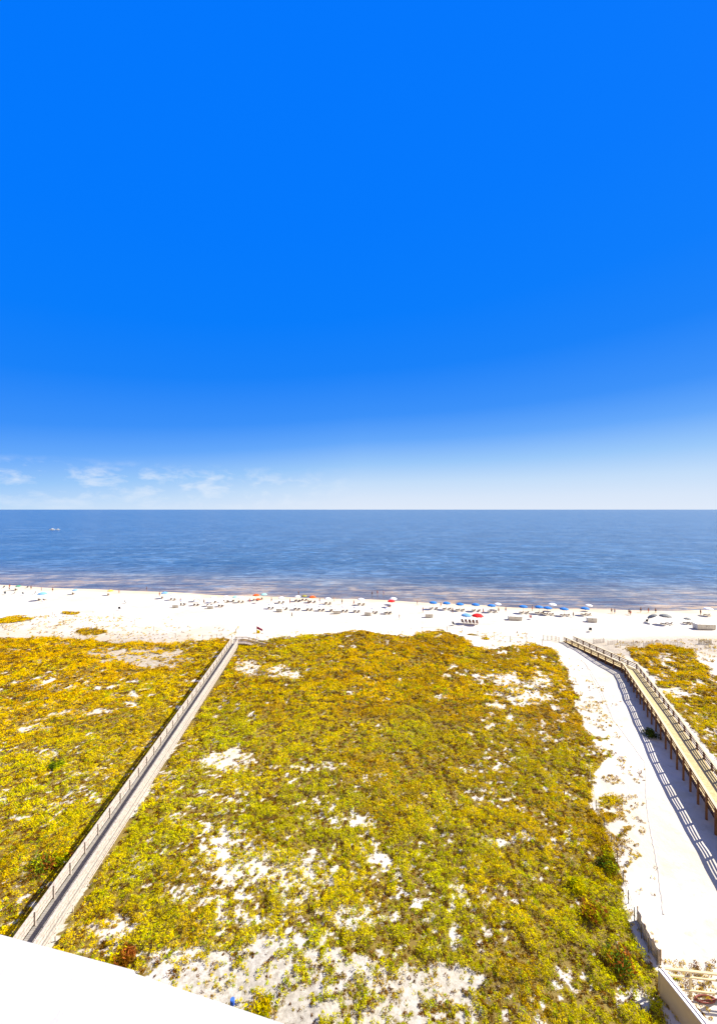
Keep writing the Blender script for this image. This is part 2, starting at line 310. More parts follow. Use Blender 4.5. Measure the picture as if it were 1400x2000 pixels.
# ------------------------------------------------------------------ scrub (uncountable ground cover)
def leaf_mesh(name, P, size, height, K, cols, leaf, materialx, flat=.5):
    n = len(P); M = n*K
    ang = RNG.random(M)*2*np.pi; rr = np.sqrt(RNG.random(M)); sz = np.repeat(size, K); hh = np.repeat(height, K); base = np.repeat(P, K, 0)
    zc = (1-rr**2*.8)*(.25+.75*RNG.random(M))*hh
    c = base+np.stack([np.cos(ang)*rr*sz, np.sin(ang)*rr*sz, zc], -1)
    a2 = RNG.random(M)*2*np.pi; el = (RNG.random(M)*.9+.25)*(1.25-flat)
    u = np.stack([np.cos(a2)*np.cos(el), np.sin(a2)*np.cos(el), np.sin(el)], -1)
    w = RNG.normal(size=(M, 3)); w -= (w*u).sum(1, keepdims=True)*u; w /= np.linalg.norm(w, axis=1, keepdims=True)+1e-9
    L = (np.repeat(leaf, K)*(.6+.8*RNG.random(M)))[:, None]
    V = np.stack([c-u*L*.7, c+w*L*.27, c+u*L*1.15, c-w*L*.27], 1).reshape(-1, 3)
    me = bpy.data.meshes.new(name); me.vertices.add(M*4); me.vertices.foreach_set('co', V.astype(np.float32).ravel())
    set_faces(me, np.arange(M*4)); me.update(calc_edges=True)
    cc = np.repeat(cols, K, 0)*(.8+.4*RNG.random((M, 1))); cc = np.repeat(np.concatenate([cc, np.ones((M, 1))], 1), 4, 0)
    at = me.attributes.new('tint', 'FLOAT_COLOR', 'POINT'); at.data.foreach_set('color', cc.astype(np.float32).ravel())
    me.materials.append(materialx); return me
def leafmat(name, trans=.34, spec=0):
    m = bpy.data.materials.new(name); m.use_nodes = True; t = m.node_tree; t.nodes.clear()
    a_ = N(t, 'ShaderNodeAttribute'); a_.attribute_name = 'tint'; d = N(t, 'ShaderNodeBsdfDiffuse'); tr = N(t, 'ShaderNodeBsdfTranslucent'); mx_ = N(t, 'ShaderNodeMixShader'); mx_.inputs[0].default_value = trans
    no = N(t, 'ShaderNodeTexNoise', Scale=.6, Detail=3.0); g_ = N(t, 'ShaderNodeNewGeometry'); t.links.new(g_.outputs['Position'], no.inputs['Vector'])
    c_ = mixc(t, 1.0, a_.outputs['Color'], ramp(t, no.outputs[0], [(.3, .8), (.7, 1.15)]), 'MULTIPLY')
    t.links.new(c_, d.inputs[0]); t.links.new(c_, tr.inputs[0]); t.links.new(d.outputs[0], mx_.inputs[1]); t.links.new(tr.outputs[0], mx_.inputs[2])
    o = N(t, 'ShaderNodeOutputMaterial'); t.links.new(mx_.outputs[0], o.inputs[0]); return m
LM = leafmat('scrub_leaves')
C_LIME = np.array((.59, .485, .001)); C_MUS = np.array((.64, .43, .0005)); C_ORG = np.array((.55, .30, .0005)); C_BRN = np.array((.15, .065, .003)); C_GRN = np.array((.30, .33, .003)); C_PALE = np.array((.36, .28, .05))
# walkway corridors (world coordinates)
LW0 = Vector((-24.1, 14, 0)); LW1 = Vector((-31.0, 99.5, 0)); LWW = 1.7; LDECK = 1.2
RWL = [(28.6, 20, 1.9), (37.4, 42.7, 1.9), (45.6, 62.5, 1.9), (54.6, 84.2, 1.1), (52.6, 105.0, .22)]
RWW = 2.7
def on_walk(x, y):
    tl = LW0.x+(LW1.x-LW0.x)*(y-LW0.y)/(LW1.y-LW0.y); L = (y < 101) & (x > tl+.15) & (x < tl+LWW+.35)
    Rr = np.interp(y, [p[1] for p in RWL], [p[0] for p in RWL]); return L | ((y < 106) & (x > Rr-.2) & (x < Rr+RWW+.3))
def tuft_zone(y0, y1, dens, K, leaf, r0, name):
    st = 1/math.sqrt(dens); ys = np.arange(y0, y1, st); P = []
    for yv in ys:
        w = yv*.93+8; n = int(2*w/st); xs = -w+(np.arange(n)+RNG.random(n))*st; P.append(np.stack([xs, yv+(RNG.random(n)-.5)*st*1.3], -1))
    P = np.concatenate(P); x, y = P[:, 0], P[:, 1]; c, ins = cover(x, y); clump = fbm(x, y, .9, 2, 12)
    keep = (RNG.random(len(x)) < sstep(.14, .44, c)*.86+.14*ins) & (~on_walk(x, y)); x, y, c, clump = x[keep], y[keep], c[keep], clump[keep]
    lump = sstep(.36, .64, fbm(x, y, 1.3 if y0 < 60 else 2.2, 2, 22)); keep = RNG.random(len(x)) < .72+.28*sstep(0, .35, lump); x, y, c, clump, lump = x[keep], y[keep], c[keep], clump[keep], lump[keep]
    n = len(x); z = hgt(x, y); s = (r0*(.6+.8*RNG.random(n)))*(.6+.5*c); 
    hh = (.10+.26*RNG.random(n)**1.6)*(.45+.8*c)*(.6+.8*lump); z = z+lump*c*(.30 if y0 < 60 else .45)*sstep(0, 4, np.abs(x-(LW0.x+(LW1.x-LW0.x)*(y-LW0.y)/(LW1.y-LW0.y))+1.5)+.0)
    big = fbm(x, y, 11, 3, 20); med = fbm(x, y, 2.6, 3, 21); far = sstep(48, 88, y)*.75
    far = np.clip(far+(big-.5)*1.2+sstep(4, 26, x)*.15+sstep(-24, -32, x)*.25, 0, 1)
    col = (1-far)[:, None]*C_LIME+far[:, None]*C_MUS
    pick = RNG.random(n); o = np.clip((med-.48)*3, 0, 1)*(.05+.75*far); col = col*(1-o[:, None])+C_ORG*o[:, None]
    dk = sstep(.50, .64, fbm(x, y, 6.5, 3, 24))[:, None]*.45; col = col*(1-dk)+np.array((.38, .20, .003))*dk
    gr_ = sstep(.52, .66, fbm(x, y, 8, 3, 25))[:, None]*.5*(1-far)[:, None]; col = col*(1-gr_)+np.array((.44, .46, .004))*gr_
    brn = pick < (.05+.38*(1-lump)); col[brn] = C_BRN*(.7+.8*RNG.random((brn.sum(), 1)))
    grn = (pick > .95-.09*(1-far)); col[grn] = C_GRN*(.8+.8*RNG.random((grn.sum(), 1)))
    pal = (pick > .5) & (pick < .5+.10*(1-c)); col[pal] = C_PALE*(.6+.6*RNG.random((pal.sum(), 1))); hh[pal] *= .5
    col = col*(.8+.4*RNG.random((n, 1)))
    me = leaf_mesh(name, np.stack([x, y, z-.03], -1), s, hh, K, col, np.full(n, leaf), LM); print(name, n, n*K)
    o = link(name, me); tag(o, kind='stuff'); o['label'] = {'N': 'low olive yellow dune scrub nearest the balcony', 'M': 'mustard dune scrub in the middle of the dunes', 'F': 'golden brown dune scrub along the beach edge'}[name_key[name_i[0]]]; o['category'] = 'dune scrub'; name_i[0] += 1
    return o
name_key = 'NMF'; name_i = [0]
tuft_zone(22, 46, 18.0, 28, .080, .21, 'dune_scrub')
tuft_zone(46, 72, 11.0, 22, .105, .26, 'dune_scrub')
tuft_zone(72, 142, 6.5, 18, .155, .34, 'dune_scrub')
# sparse sprigs: small dry grass on the bare sand of the dune toe and track edge
def sprigs(spots, name, label):
    P = []
    for (a0, a1, b0, b1, n) in spots:
        for _ in range(n):
            p = G(random.uniform(a0, a1), random.uniform(b0, b1)); P.append((p.x, p.y))
    P = np.array(P); x, y = P[:, 0], P[:, 1]; k = ~on_walk(x, y); x, y = x[k], y[k]; k = fbm(x, y, 2.0, 3, 33) > .47; x, y = x[k], y[k]; n = len(x)
    sc = y/60; col = C_MUS*.75+RNG.random((n, 1))*np.array((.1, .1, .08)); br = RNG.random(n) < .35; col[br] = C_BRN*1.2
    me = leaf_mesh(name, np.stack([x, y, hgt(x, y)], -1), .10+.18*RNG.random(n)*sc, .10+.22*RNG.random(n)*sc, 14, col, np.full(n, .09)*(.6+.5*sc), LM, 0); o = link(name, me); tag(o, label, 'beach grass', kind='stuff')
sprigs([(1100, 1180, 1330, 1500, 650), (1110, 1215, 1370, 1520, 350), (1150, 1222, 1480, 1690, 900), (1165, 1262, 1500, 1730, 500), (1230, 1290, 1700, 1880, 60), (0, 240, 1205, 1262, 700), (0, 340, 1205, 1262, 350), (120, 470, 1225, 1262, 250), (450, 700, 1235, 1255, 160), (860, 1060, 1235, 1275, 240), (1200, 1400, 1255, 1300, 500), (1290, 1400, 1885, 2000, 260), (400, 900, 1880, 2000, 500), (1085, 1140, 1290, 1380, 80),
        (700, 960, 1236, 1252, 80)], 'beach_grass', 'sparse dry beach grass dotted over the pale sand')
# ------------------------------------------------------------------ boardwalks
WOODL = mat('weathered_pale_wood', (.26, .22, .185), .8, .2, 5, .15, .3, (1, 1, 1), col2=(.37, .32, .27))
DECKL = mat('grey_deck_boards', (.20, .18, .15), .85, .18, 3, .1, .3)
WOODR = mat('golden_pine_boards', (.33, .25, .11), .75, .14, 4, .15, .3, col2=(.41, .32, .16))
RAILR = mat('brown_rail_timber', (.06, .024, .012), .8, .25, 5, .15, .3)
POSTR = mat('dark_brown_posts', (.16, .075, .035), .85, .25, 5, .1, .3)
def path_frames(pts):
    P = [Vector(p) for p in pts]; nrm = []
    for i in range(len(P)):
        d = Vector((0, 0, 0))
        if i: d += (P[i]-P[i-1]).normalized()
        if i < len(P)-1: d += (P[i+1]-P[i]).normalized()
        d.z = 0; d.normalize(); nrm.append(Vector((d.y, -d.x, 0)))
    return P, nrm
def offs(P, Nn, o, z): return [p+n*o+Vector((0, 0, z)) for p, n in zip(P, Nn)]
def polybeam(mb, pts, w, h):
    for a_, b_ in zip(pts[:-1], pts[1:]): mb.beam(a_, b_, w, h)
def boardwalk(root, pts, width, spacing, deckm, railm, postm, boards, capm, post_top=1.12, pw=.12, capw=.16):
    P, Nn = path_frames(pts)
    lens = [0]
    for a_, b_ in zip(P[:-1], P[1:]): lens.append(lens[-1]+(b_-a_).length)
    def at_(s):
        for i in range(len(P)-1):
            if s <= lens[i+1]+1e-6:
                f = (s-lens[i])/(lens[i+1]-lens[i]); return P[i].lerp(P[i+1], f), Nn[i].lerp(Nn[i+1], f).normalized()
        return P[-1], Nn[-1]
    # deck boards in one mesh
    mb = MB(); s = .07
    while s < lens[-1]:
        p, n = at_(s); d = Vector((-n.y, n.x, 0)); c = p+n*width/2
        mb.box(c+Vector((0, 0, -.02+random.uniform(-.003, .003))), (width-.02+random.uniform(-.015, .015), .138, .038), rot=Matrix((n, d, Vector((0, 0, 1)))).transposed()); s += .15
    mb.build('deck', deckm, root)
    for o_ in (.08, width/2, width-.08):
        mb = MB(); polybeam(mb, offs(P, Nn, o_, -.15), .06, .22); mb.build('joist', postm, root)
    for side, o_ in ((0, -.02), (1, width+.02)):
        for (zb, hb) in boards:
            mb = MB(); polybeam(mb, offs(P, Nn, o_+(.05 if side == 0 else -.05), zb), .035 if pw < .15 else .07, hb); mb.build('rail_board', railm, root)
        mb = MB(); polybeam(mb, offs(P, Nn, o_, post_top+.02), capw, .04); mb.build('rail_cap', capm, root)
        s = .1
        while s < lens[-1]:
            p, n = at_(s); q_ = p+n*(o_+((-.06 if side == 0 else .06) if pw > .15 else (.12 if side == 0 else -.12))); zg = float(hgt(q_.x, q_.y))-.3
            mb = MB(); top = p.z+post_top-.003; d = Vector((-n.y, n.x, 0))
            pq = pw if side == 0 or pw > .15 else .07
            mb.box((q_.x, q_.y, (zg+top)/2), (pq, pq, top-zg), rot=Matrix((n, d, Vector((0, 0, 1)))).transposed()); mb.build('post', postm, root); s += spacing
    # cross beams under the deck
    s = .1
    while s < lens[-1]:
        p, n = at_(s); mb = MB(); mb.beam(p+n*.0+Vector((0, 0, -.34)), p+n*width+Vector((0, 0, -.34)), .10, .15); mb.build('cross_beam', postm, root); s += spacing*2
    return at_, lens[-1]
bl = empty('boardwalk', (0, 0, 0)); tag(bl, 'pale weathered wooden boardwalk with railings crossing the scrub on the left', 'boardwalk')
boardwalk(bl, [(LW0.x, LW0.y, LDECK), (LW1.x, LW1.y, LDECK+.1)], LWW, 2.25, DECKL, WOODL, WOODL, [(.95, .24), (.62, .25), (.29, .25), (-.16, .26), (-.46, .16), (-.74, .14)], WOODL)
# platform at the beach end and stair ramp down to the right
e0 = Vector((LW1.x, LW1.y+.1, LDECK+.1))
RAMPM = mat('grey_brown_ramp_wood', (.30, .25, .22), .8, .2, 5, .15, .3)
br = empty('beach_ramp', (0, 0, 0)); tag(br, 'short grey wooden ramp turning right down to the beach from the pale boardwalk', 'ramp')
boardwalk(br, [(e0.x+.4, e0.y+1.75, e0.z-.01), (e0.x+3.2, e0.y+1.9, e0.z-.05), (e0.x+8.6, e0.y+1.5, .15)], 1.6, 1.7, RAMPM, RAMPM, RAMPM, [(.96, .12), (.60, .10), (.25, .10)], RAMPM)
bR = empty('boardwalk', (0, 0, 0)); tag(bR, 'golden brown raised wooden boardwalk with dark posts and slatted rails on the right', 'boardwalk')
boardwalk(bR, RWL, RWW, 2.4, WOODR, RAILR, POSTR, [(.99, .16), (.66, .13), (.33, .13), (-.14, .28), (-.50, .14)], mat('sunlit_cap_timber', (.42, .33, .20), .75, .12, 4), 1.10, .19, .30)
# ------------------------------------------------------------------ balcony wall under the camera
hb = .50; zt = H-hb
pA = Vector(((0-700)/842*hb, F*hb/842, zt)); pB = Vector(((255-700)/911*hb, F*hb/911, zt)); pC = Vector(((258-700)/918*hb, F*hb/918, zt)); pD = Vector(((512-700)/1005*hb, F*hb/1005, zt))
d = (pB-pA).normalized(); d2 = (pD-pC).normalized()
def slab(mb, p, q, z0, z1, back):
    dv = (q-p).normalized(); n = Vector((-dv.y, dv.x, 0)); 
    if n.y > 0: n = -n
    V = [p, q, q+n*back, p+n*back]
    mb.add([(v.x, v.y, z0) for v in V]+[(v.x, v.y, z1) for v in V], [(0, 1, 2, 3), (4, 7, 6, 5), (0, 4, 5, 1), (1, 5, 6, 2), (2, 6, 7, 3), (3, 7, 4, 0)])
STUC = mat('white_stucco', (.345, .338, .325), .9, .06, 14, .1, .25)
t = STUC.node_tree; bsd = t.nodes['Principled BSDF']; lk = bsd.inputs['Base Color'].links[0].from_socket
tcn = N(t, 'ShaderNodeTexCoord'); n_ = N(t, 'ShaderNodeTexNoise', Scale=120.0, Detail=4.0, Roughness=.7); t.links.new(tcn.outputs['Object'], n_.inputs[0])
n2_ = N(t, 'ShaderNodeTexNoise', Scale=7.0, Detail=3.0); t.links.new(tcn.outputs['Object'], n2_.inputs[0])
t.links.new(mixc(t, math_(t, 'MULTIPLY', ramp(t, n_.outputs[0], [(.60, 0), (.70, 1)]), ramp(t, n2_.outputs[0], [(.5, 0), (.6, .75)])), lk, (.20, .19, .17)), bsd.inputs['Base Color'])
bw = empty('balcony_wall', (0, 0, 0)); tag(bw, 'white stucco balcony wall top sloping across the bottom left corner', 'balcony wall')
nb2 = Vector((-d.y, d.x, 0)); nb2 = nb2 if nb2.y < 0 else -nb2
top = [pA-d*2.4, pB, pC, pD+d2*2.4, pD+d2*2.4+nb2*.27, pA-d*2.4+nb2*.27]; mb = MB(); n_t = len(top)
mb.add([(v.x, v.y, zt-1.1) for v in top]+[(v.x, v.y, zt) for v in top], [tuple(range(n_t)), tuple(range(2*n_t-1, n_t-1, -1))]+[(k, (k+1) % n_t, (k+1) % n_t+n_t, k+n_t) for k in range(n_t)])
o = mb.build('wall_cap', STUC, bw); mo = o.modifiers.new('edge', 'BEVEL'); mo.width = .002; mo.segments = 2
mb = MB(); mb.box((0, -1.25, zt-1.25), (6, 3.0, .2), R(-13)); mb.build('floor_slab', STUC, bw)
# ------------------------------------------------------------------ things on the beach
def colmat(name, c, var=.10, rough=.75):
    m = mat(name, c, rough, var, 2.0, .2)
    if 'canvas' in name or 'flag' in name:
        t = m.node_tree; b = t.nodes['Principled BSDF']; o = t.nodes['Material Output']; tr = N(t, 'ShaderNodeBsdfTranslucent'); t.links.new(b.inputs['Base Color'].links[0].from_socket, tr.inputs[0])
        mx_ = N(t, 'ShaderNodeMixShader'); mx_.inputs[0].default_value = .5 if 'flag' in name else .3; t.links.new(b.outputs[0], mx_.inputs[1]); t.links.new(tr.outputs[0], mx_.inputs[2]); t.links.new(mx_.outputs[0], o.inputs[0])
    return m
UM = {'white': colmat('white_canvas', (.74, .76, .80)), 'blue': colmat('blue_canvas', (.02, .17, .50)), 'pale blue': colmat('pale_blue_canvas', (.16, .36, .60)), 'red': colmat('red_canvas', (.75, .015, .015)),
      'orange': colmat('orange_canvas', (.75, .11, .01)), 'yellow': colmat('yellow_canvas', (.70, .50, .06)), 'green': colmat('green_canvas', (.04, .25, .16)), 'teal': colmat('teal_canvas', (.30, .60, .60)), 'grey': colmat('grey_canvas', (.22, .23, .22)), 'olive': colmat('olive_canvas', (.30, .27, .05))}
WHITE = colmat('white_paint', (.75, .75, .74)); WOOD = mat('lounger_wood', (.30, .20, .12), .7, .2, 8); DARK = colmat('dark_fabric', (.03, .035, .045)); TAN = colmat('tan_cushion', (.20, .15, .11)); NAVY = colmat('navy_cushion', (.10, .08, .08)); SKIN = colmat('skin', (.36, .19, .11)); SKIN2 = colmat('tan_skin', (.25, .12, .07)); HAIR = colmat('dark_hair', (.04, .025, .015))
def make_umbrella(color, rad=1.2, hgt_=2.3):
    r = empty('beach_umbrella', (0, 0, -500))
    mb = MB(); mb.tube([(0, 0, -.1), (0, 0, hgt_)], .03, 8); mb.build('pole', WHITE if color != 'blue' else WOOD, r)
    mb = MB(); n = 8; V = [(0, 0, hgt_)]; Fc = []
    for ring, (rr, zr) in enumerate(((.45, hgt_-.10), (.8, hgt_-.26), (1.0, hgt_-.46), (1.0, hgt_-.60))):
        for k in range(n*2):
            a_ = math.pi*k/n; sag = 1 if k % 2 == 0 else .93; V.append((rad*rr*sag*math.cos(a_), rad*rr*sag*math.sin(a_), zr+(0 if k % 2 == 0 else (.03 if ring < 3 else .06))))
    m2 = n*2
    for k in range(m2): Fc.append((0, 1+k, 1+(k+1) % m2))
    for ring in range(3):
        for k in range(m2): Fc.append((1+ring*m2+k, 1+(ring+1)*m2+k, 1+(ring+1)*m2+(k+1) % m2, 1+ring*m2+(k+1) % m2))
    mb.add(V, Fc); c = mb.build('canopy', UM[color], r); so_ = c.modifiers.new('cloth', 'SOLIDIFY'); so_.thickness = .015
    mb = MB()
    for k in range(8):
        a_ = math.pi*2*k/8; mb.tube([(0, 0, hgt_-.62), (rad*.5*math.cos(a_), rad*.5*math.sin(a_), hgt_-.17)], .012, 4)
    mb.build('ribs', WHITE, r)
    mb = MB(); mb.lathe([(0, .14), (.03, .10), (.045, .05), (.02, 0)], 8, (0, 0, hgt_-.02)); mb.build('finial', WHITE, r, True)
    return r
def make_lounger(fab):
    r = empty('lounge_chair', (0, 0, -500))
    mb = MB()
    for s_ in (-.3, .3): mb.beam((s_, -.95, .32), (s_, .95, .32), .06, .08)
    for y_ in (-.9, .2, .9): mb.beam((-.27, y_, .32), (.27, y_, .32), .06, .05)
    mb.build('frame', WOOD, r)
    mb = MB(); mb.box((0, -.35, .40), (.56, 1.15, .07)); mb.build('seat', fab, r)
    mb = MB(); mb.box((0, .52, .63), (.56, .07, .78), rot=Matrix.Rotation(R(-42), 3, 'X')); mb.build('backrest', fab, r)
    leg = MB(); leg.box((0, 0, .14), (.06, .06, .29)); lm = leg.mesh('leg', WOOD)
    for s_ in (-.3, .3):
        for y_ in (-.85, .75): link('leg', lm, r, (s_, y_, 0))
    return r
def make_chair(fab):
    r = empty('beach_chair', (0, 0, -500))
    mb = MB(); mb.box((0, 0, .38), (.56, .52, .05)); mb.build('seat', fab, r)
    mb = MB(); mb.box((0, .38, .68), (.56, .05, .66), rot=Matrix.Rotation(R(-18), 3, 'X')); mb.build('backrest', fab, r)
    leg = MB(); leg.tube([(0, -.24, 0), (0, .24, .56)], .018, 6); leg.tube([(0, .26, 0), (0, -.24, .52)], .018, 6); leg.beam((0, -.26, .58), (0, .28, .58), .06, .03); lm = leg.mesh('leg', WHITE)
    for s_ in (-.3, .3): link('leg', lm, r, (s_, 0, 0))
    return r
CRATE = colmat('pale_locker_panels', (.52, .49, .43), .08)
def make_crate(w=2.3, dd_=1.1, h=1.15):
    r = empty('storage_locker', (0, 0, -500))
    mb = MB(); mb.box((0, 0, .10+h*.42), (w, dd_, h*.84))
    for k in range(7): mb.box((-w/2+w*(k+.5)/7, -dd_/2-.015, .10+h*.42), (.05, .03, h*.8))
    mb.build('body', CRATE, r)
    mb = MB(); mb.box((0, 0, .10+h*.84+.05), (w+.12, dd_+.12, .09)); mb.box((0, 0, .10+h*.84+.12), (w*.9, dd_*.85, .05)); mb.build('lid', colmat('locker_lid', (.66, .64, .60)), r)
    sk = MB(); sk.box((0, 0, .05), (w, .12, .10)); sm = sk.mesh('skid', WOOD)
    for y_ in (-.35*dd_, .35*dd_): link('skid', sm, r, (0, y_, 0))
    mb = MB(); mb.box((0, -dd_/2-.05, .10+h*.6), (.14, .04, .16)); mb.build('latch', DARK, r)
    return r
# people: one skinned surface per body
def make_person(pose, shirt, skin=None):
    r = empty('person', (0, 0, -500)); skin = skin or SKIN
    if pose == 'stand': J = {'pel': (0, 0, .93), 'ch': (0, .0, 1.32), 'nk': (0, 0, 1.47), 'hd': (0, -.02, 1.60), 'tp': (0, -.01, 1.74), 'lh': (-.10, 0, .88), 'lk': (-.12, -.03, .49), 'la': (-.13, .02, .07), 'lt': (-.14, -.16, .03), 'rh': (.10, 0, .88), 'rk': (.12, -.02, .49), 'ra': (.13, .03, .07), 'rt': (.14, -.15, .03),
                               'ls': (-.18, 0, 1.40), 'le': (-.25, .03, 1.12), 'lw': (-.24, -.07, .86), 'lf': (-.24, -.10, .74), 'rs': (.18, 0, 1.40), 're': (.25, .03, 1.12), 'rw': (.24, -.07, .86), 'rf': (.24, -.10, .74)}
    elif pose == 'walk': J = {'pel': (0, 0, .92), 'ch': (0, -.03, 1.31), 'nk': (0, -.04, 1.46), 'hd': (0, -.07, 1.59), 'tp': (0, -.06, 1.73), 'lh': (-.10, 0, .87), 'lk': (-.11, -.22, .50), 'la': (-.11, -.28, .08), 'lt': (-.11, -.46, .05), 'rh': (.10, 0, .87), 'rk': (.11, .06, .47), 'ra': (.11, .34, .14), 'rt': (.11, .26, .03),
                              'ls': (-.18, -.03, 1.39), 'le': (-.24, .10, 1.12), 'lw': (-.24, .12, .87), 'lf': (-.24, .12, .76), 'rs': (.18, -.03, 1.39), 're': (.24, -.08, 1.12), 'rw': (.22, -.26, .93), 'rf': (.22, -.34, .86)}
    else: J = {'pel': (0, .08, .47), 'ch': (0, .20, .84), 'nk': (0, .22, .98), 'hd': (0, .18, 1.11), 'tp': (0, .19, 1.25), 'lh': (-.10, .04, .46), 'lk': (-.13, -.38, .50), 'la': (-.13, -.50, .09), 'lt': (-.13, -.66, .05), 'rh': (.10, .04, .46), 'rk': (.13, -.38, .50), 'ra': (.13, -.48, .09), 'rt': (.13, -.64, .05),
               'ls': (-.18, .19, .91), 'le': (-.30, .10, .68), 'lw': (-.27, -.14, .62), 'lf': (-.25, -.24, .60), 'rs': (.18, .19, .91), 're': (.30, .10, .68), 'rw': (.27, -.14, .62), 'rf': (.25, -.24, .60)}
    RD = {'pel': .15, 'ch': .145, 'nk': .055, 'hd': .095, 'tp': .07, 'lh': .095, 'lk': .062, 'la': .042, 'lt': .035, 'ls': .062, 'le': .043, 'lw': .030, 'lf': .035}
    ks = list(J); ed = [('pel', 'ch'), ('ch', 'nk'), ('nk', 'hd'), ('hd', 'tp'), ('pel', 'lh'), ('lh', 'lk'), ('lk', 'la'), ('la', 'lt'), ('pel', 'rh'), ('rh', 'rk'), ('rk', 'ra'), ('ra', 'rt'), ('ch', 'ls'), ('ls', 'le'), ('le', 'lw'), ('lw', 'lf'), ('ch', 'rs'), ('rs', 're'), ('re', 'rw'), ('rw', 'rf')]
    me = bpy.data.meshes.new('body'); me.from_pydata([J[k] for k in ks], [(ks.index(a_), ks.index(b_)) for a_, b_ in ed], [])
    o = link('body', me, r); md = o.modifiers.new('skin', 'SKIN'); md.use_smooth_shade = True
    if not me.skin_vertices:
        bm = bmesh.new(); bm.from_mesh(me); bm.verts.layers.skin.verify(); bm.to_mesh(me); bm.free()
    for i, k in enumerate(ks):
        rr = RD.get(k) or RD.get('l'+k[1:]); me.skin_vertices[0].data[i].radius = (rr, rr*(.75 if k in ('pel', 'ch') else 1)); me.skin_vertices[0].data[i].use_root = (k == 'pel')
    me.materials.append(skin); o.modifiers.new('sub', 'SUBSURF').levels = 1; o.modifiers['sub'].render_levels = 1
    mb = MB(); h_ = Vector(J['hd']); mb.lathe([(.0, .155), (.06, .14), (.10, .08), (.112, .02), (.10, -.03)], 12, (h_.x, h_.y+.02, h_.z+.02)); mb.build('hair', HAIR, r, True)
    pel = Vector(J['pel']); lh = Vector(J['lh']); rh = Vector(J['rh']); lk = Vector(J['lk']); rk = Vector(J['rk'])
    mb = MB(); mb.tube([pel+(Vector(J['ch'])-pel)*.25, pel, (lh+rh)/2+Vector((0, 0, -.04))], [.165, .18, .17], 12); mb.tube([lh, lh.lerp(lk, .45)], [.115, .105], 10); mb.tube([rh, rh.lerp(rk, .45)], [.115, .105], 10)
    mb.build('shorts', shirt, r, True)
    return r
def bright(name, c): return colmat(name, c)
PROTO = {}
def proto(key, fn):
    if key not in PROTO: PROTO[key] = [fn(), False]
    p, used = PROTO[key]
    if used: return copy_tree(p)
    PROTO[key][1] = True; return p
def place(o, px, py, rz=0, sc=1.0, label='', cat='', group=None, dz=0, loc=None):
    p = loc if loc is not None else G(px, py); z = float(hgt(p.x, p.y)); o.location = (p.x, p.y, max(z, WZ-.5)+dz); o.rotation_euler = (0, 0, rz); o.scale = (sc, sc, sc); tag(o, label, cat, group); return o
def umbrella(px, py, color, label, ref=None, sc=1.0, chairs=2, fab='beige', group='umbrellas on the beach', tilt=0):
    o = proto(('u', color), lambda: make_umbrella(color)); place(o, px, py, random.random(), sc, label, 'umbrella', group)
    if tilt: o.rotation_euler = (R(tilt*.6), R(tilt), 0)
    FB = {'beige': TAN, 'dark': NAVY, 'blue': UM['blue'], 'wood': WOOD}[fab]; g = G(px, py)
    for k in range(chairs):
        sd = -1 if k == 0 else 1; c = proto(('l', fab), lambda: make_lounger(FB))
        nm = {'beige': 'tan', 'dark': 'dark', 'blue': 'blue', 'wood': 'wooden'}[fab]
        place(c, 0, 0, R(200 if k == 0 else 190)+random.uniform(-.15, .15), 1.0, '%s %s lounger under the %s' % (nm, 'left' if k == 0 else 'right', ref), 'lounge chair', 'loungers under beach umbrellas', loc=Vector((g.x+sd*.75*sc+.1, g.y-.5+random.uniform(-.2, .2), 0)))
umbrella(35, 1153, 'green', 'dark green umbrella at the far left waterline', 'dark green umbrella at the far left waterline', .9, 1, 'dark')
umbrella(82, 1173, 'pale blue', 'wide pale blue umbrella low on the sand at far left', 'wide pale blue umbrella at far left', 1.35, 2, 'dark')
umbrella(146, 1161, 'pale blue', 'small pale blue umbrella alone near the water at left', 'small pale blue umbrella at left', .9, 1)
umbrella(215, 1163, 'yellow', 'pale yellow umbrella standing alone near the left waterline', 'pale yellow umbrella', .95, 1, 'wood')
umbrella(321, 1169, 'pale blue', 'pale blue umbrella beside the leftmost white umbrella', 'pale blue umbrella beside the leftmost white one', 1.1, 1)
FRONT = [(338, 1172, 'leftmost white umbrella of the row nearest the water'), (384, 1175, 'second white umbrella from the left in the waterline row'), (417, 1177, 'third white umbrella from the left in the waterline row'), (441, 1176, 'fourth white umbrella from the left in the waterline row')]
for a_, b_, l_ in FRONT: umbrella(a_, b_, 'white', l_, l_, .98, 2, 'beige', 'white umbrellas nearest the water')
umbrella(459, 1175, 'teal', 'pale teal umbrella left of the orange pair', 'pale teal umbrella left of the orange pair', .9, 1)
umbrella(470, 1177, 'white', 'white umbrella just right of the pale teal umbrella', 'white umbrella right of the pale teal one', .95, 2, 'beige', 'white umbrellas nearest the water')
umbrella(500, 1173, 'orange', 'bright orange umbrella beside the teal one above the boardwalk end', 'bright orange umbrella beside the teal one', 1.05, 2, 'wood')
umbrella(504, 1178, 'orange', 'smaller orange umbrella just in front of another orange umbrella', None, .75, 0)
umbrella(515, 1171, 'teal', 'teal umbrella right of the orange umbrellas', 'teal umbrella right of the orange ones', 1.0, 1)
umbrella(549, 1178, 'white', 'white umbrella between the teal and olive umbrellas', 'white umbrella between teal and olive ones', .98, 2, 'beige', 'white umbrellas nearest the water')
umbrella(581, 1175, 'white', 'white umbrella just left of the olive umbrella', 'white umbrella left of the olive one', .95, 2, 'dark', 'white umbrellas nearest the water')
umbrella(594, 1173, 'olive', 'olive yellow umbrella near the water', 'olive yellow umbrella', .9, 2, 'dark')
umbrella(610, 1177, 'orange', 'orange umbrella among loungers right of the olive umbrella', 'orange umbrella right of the olive one', 1.05, 2, 'dark')
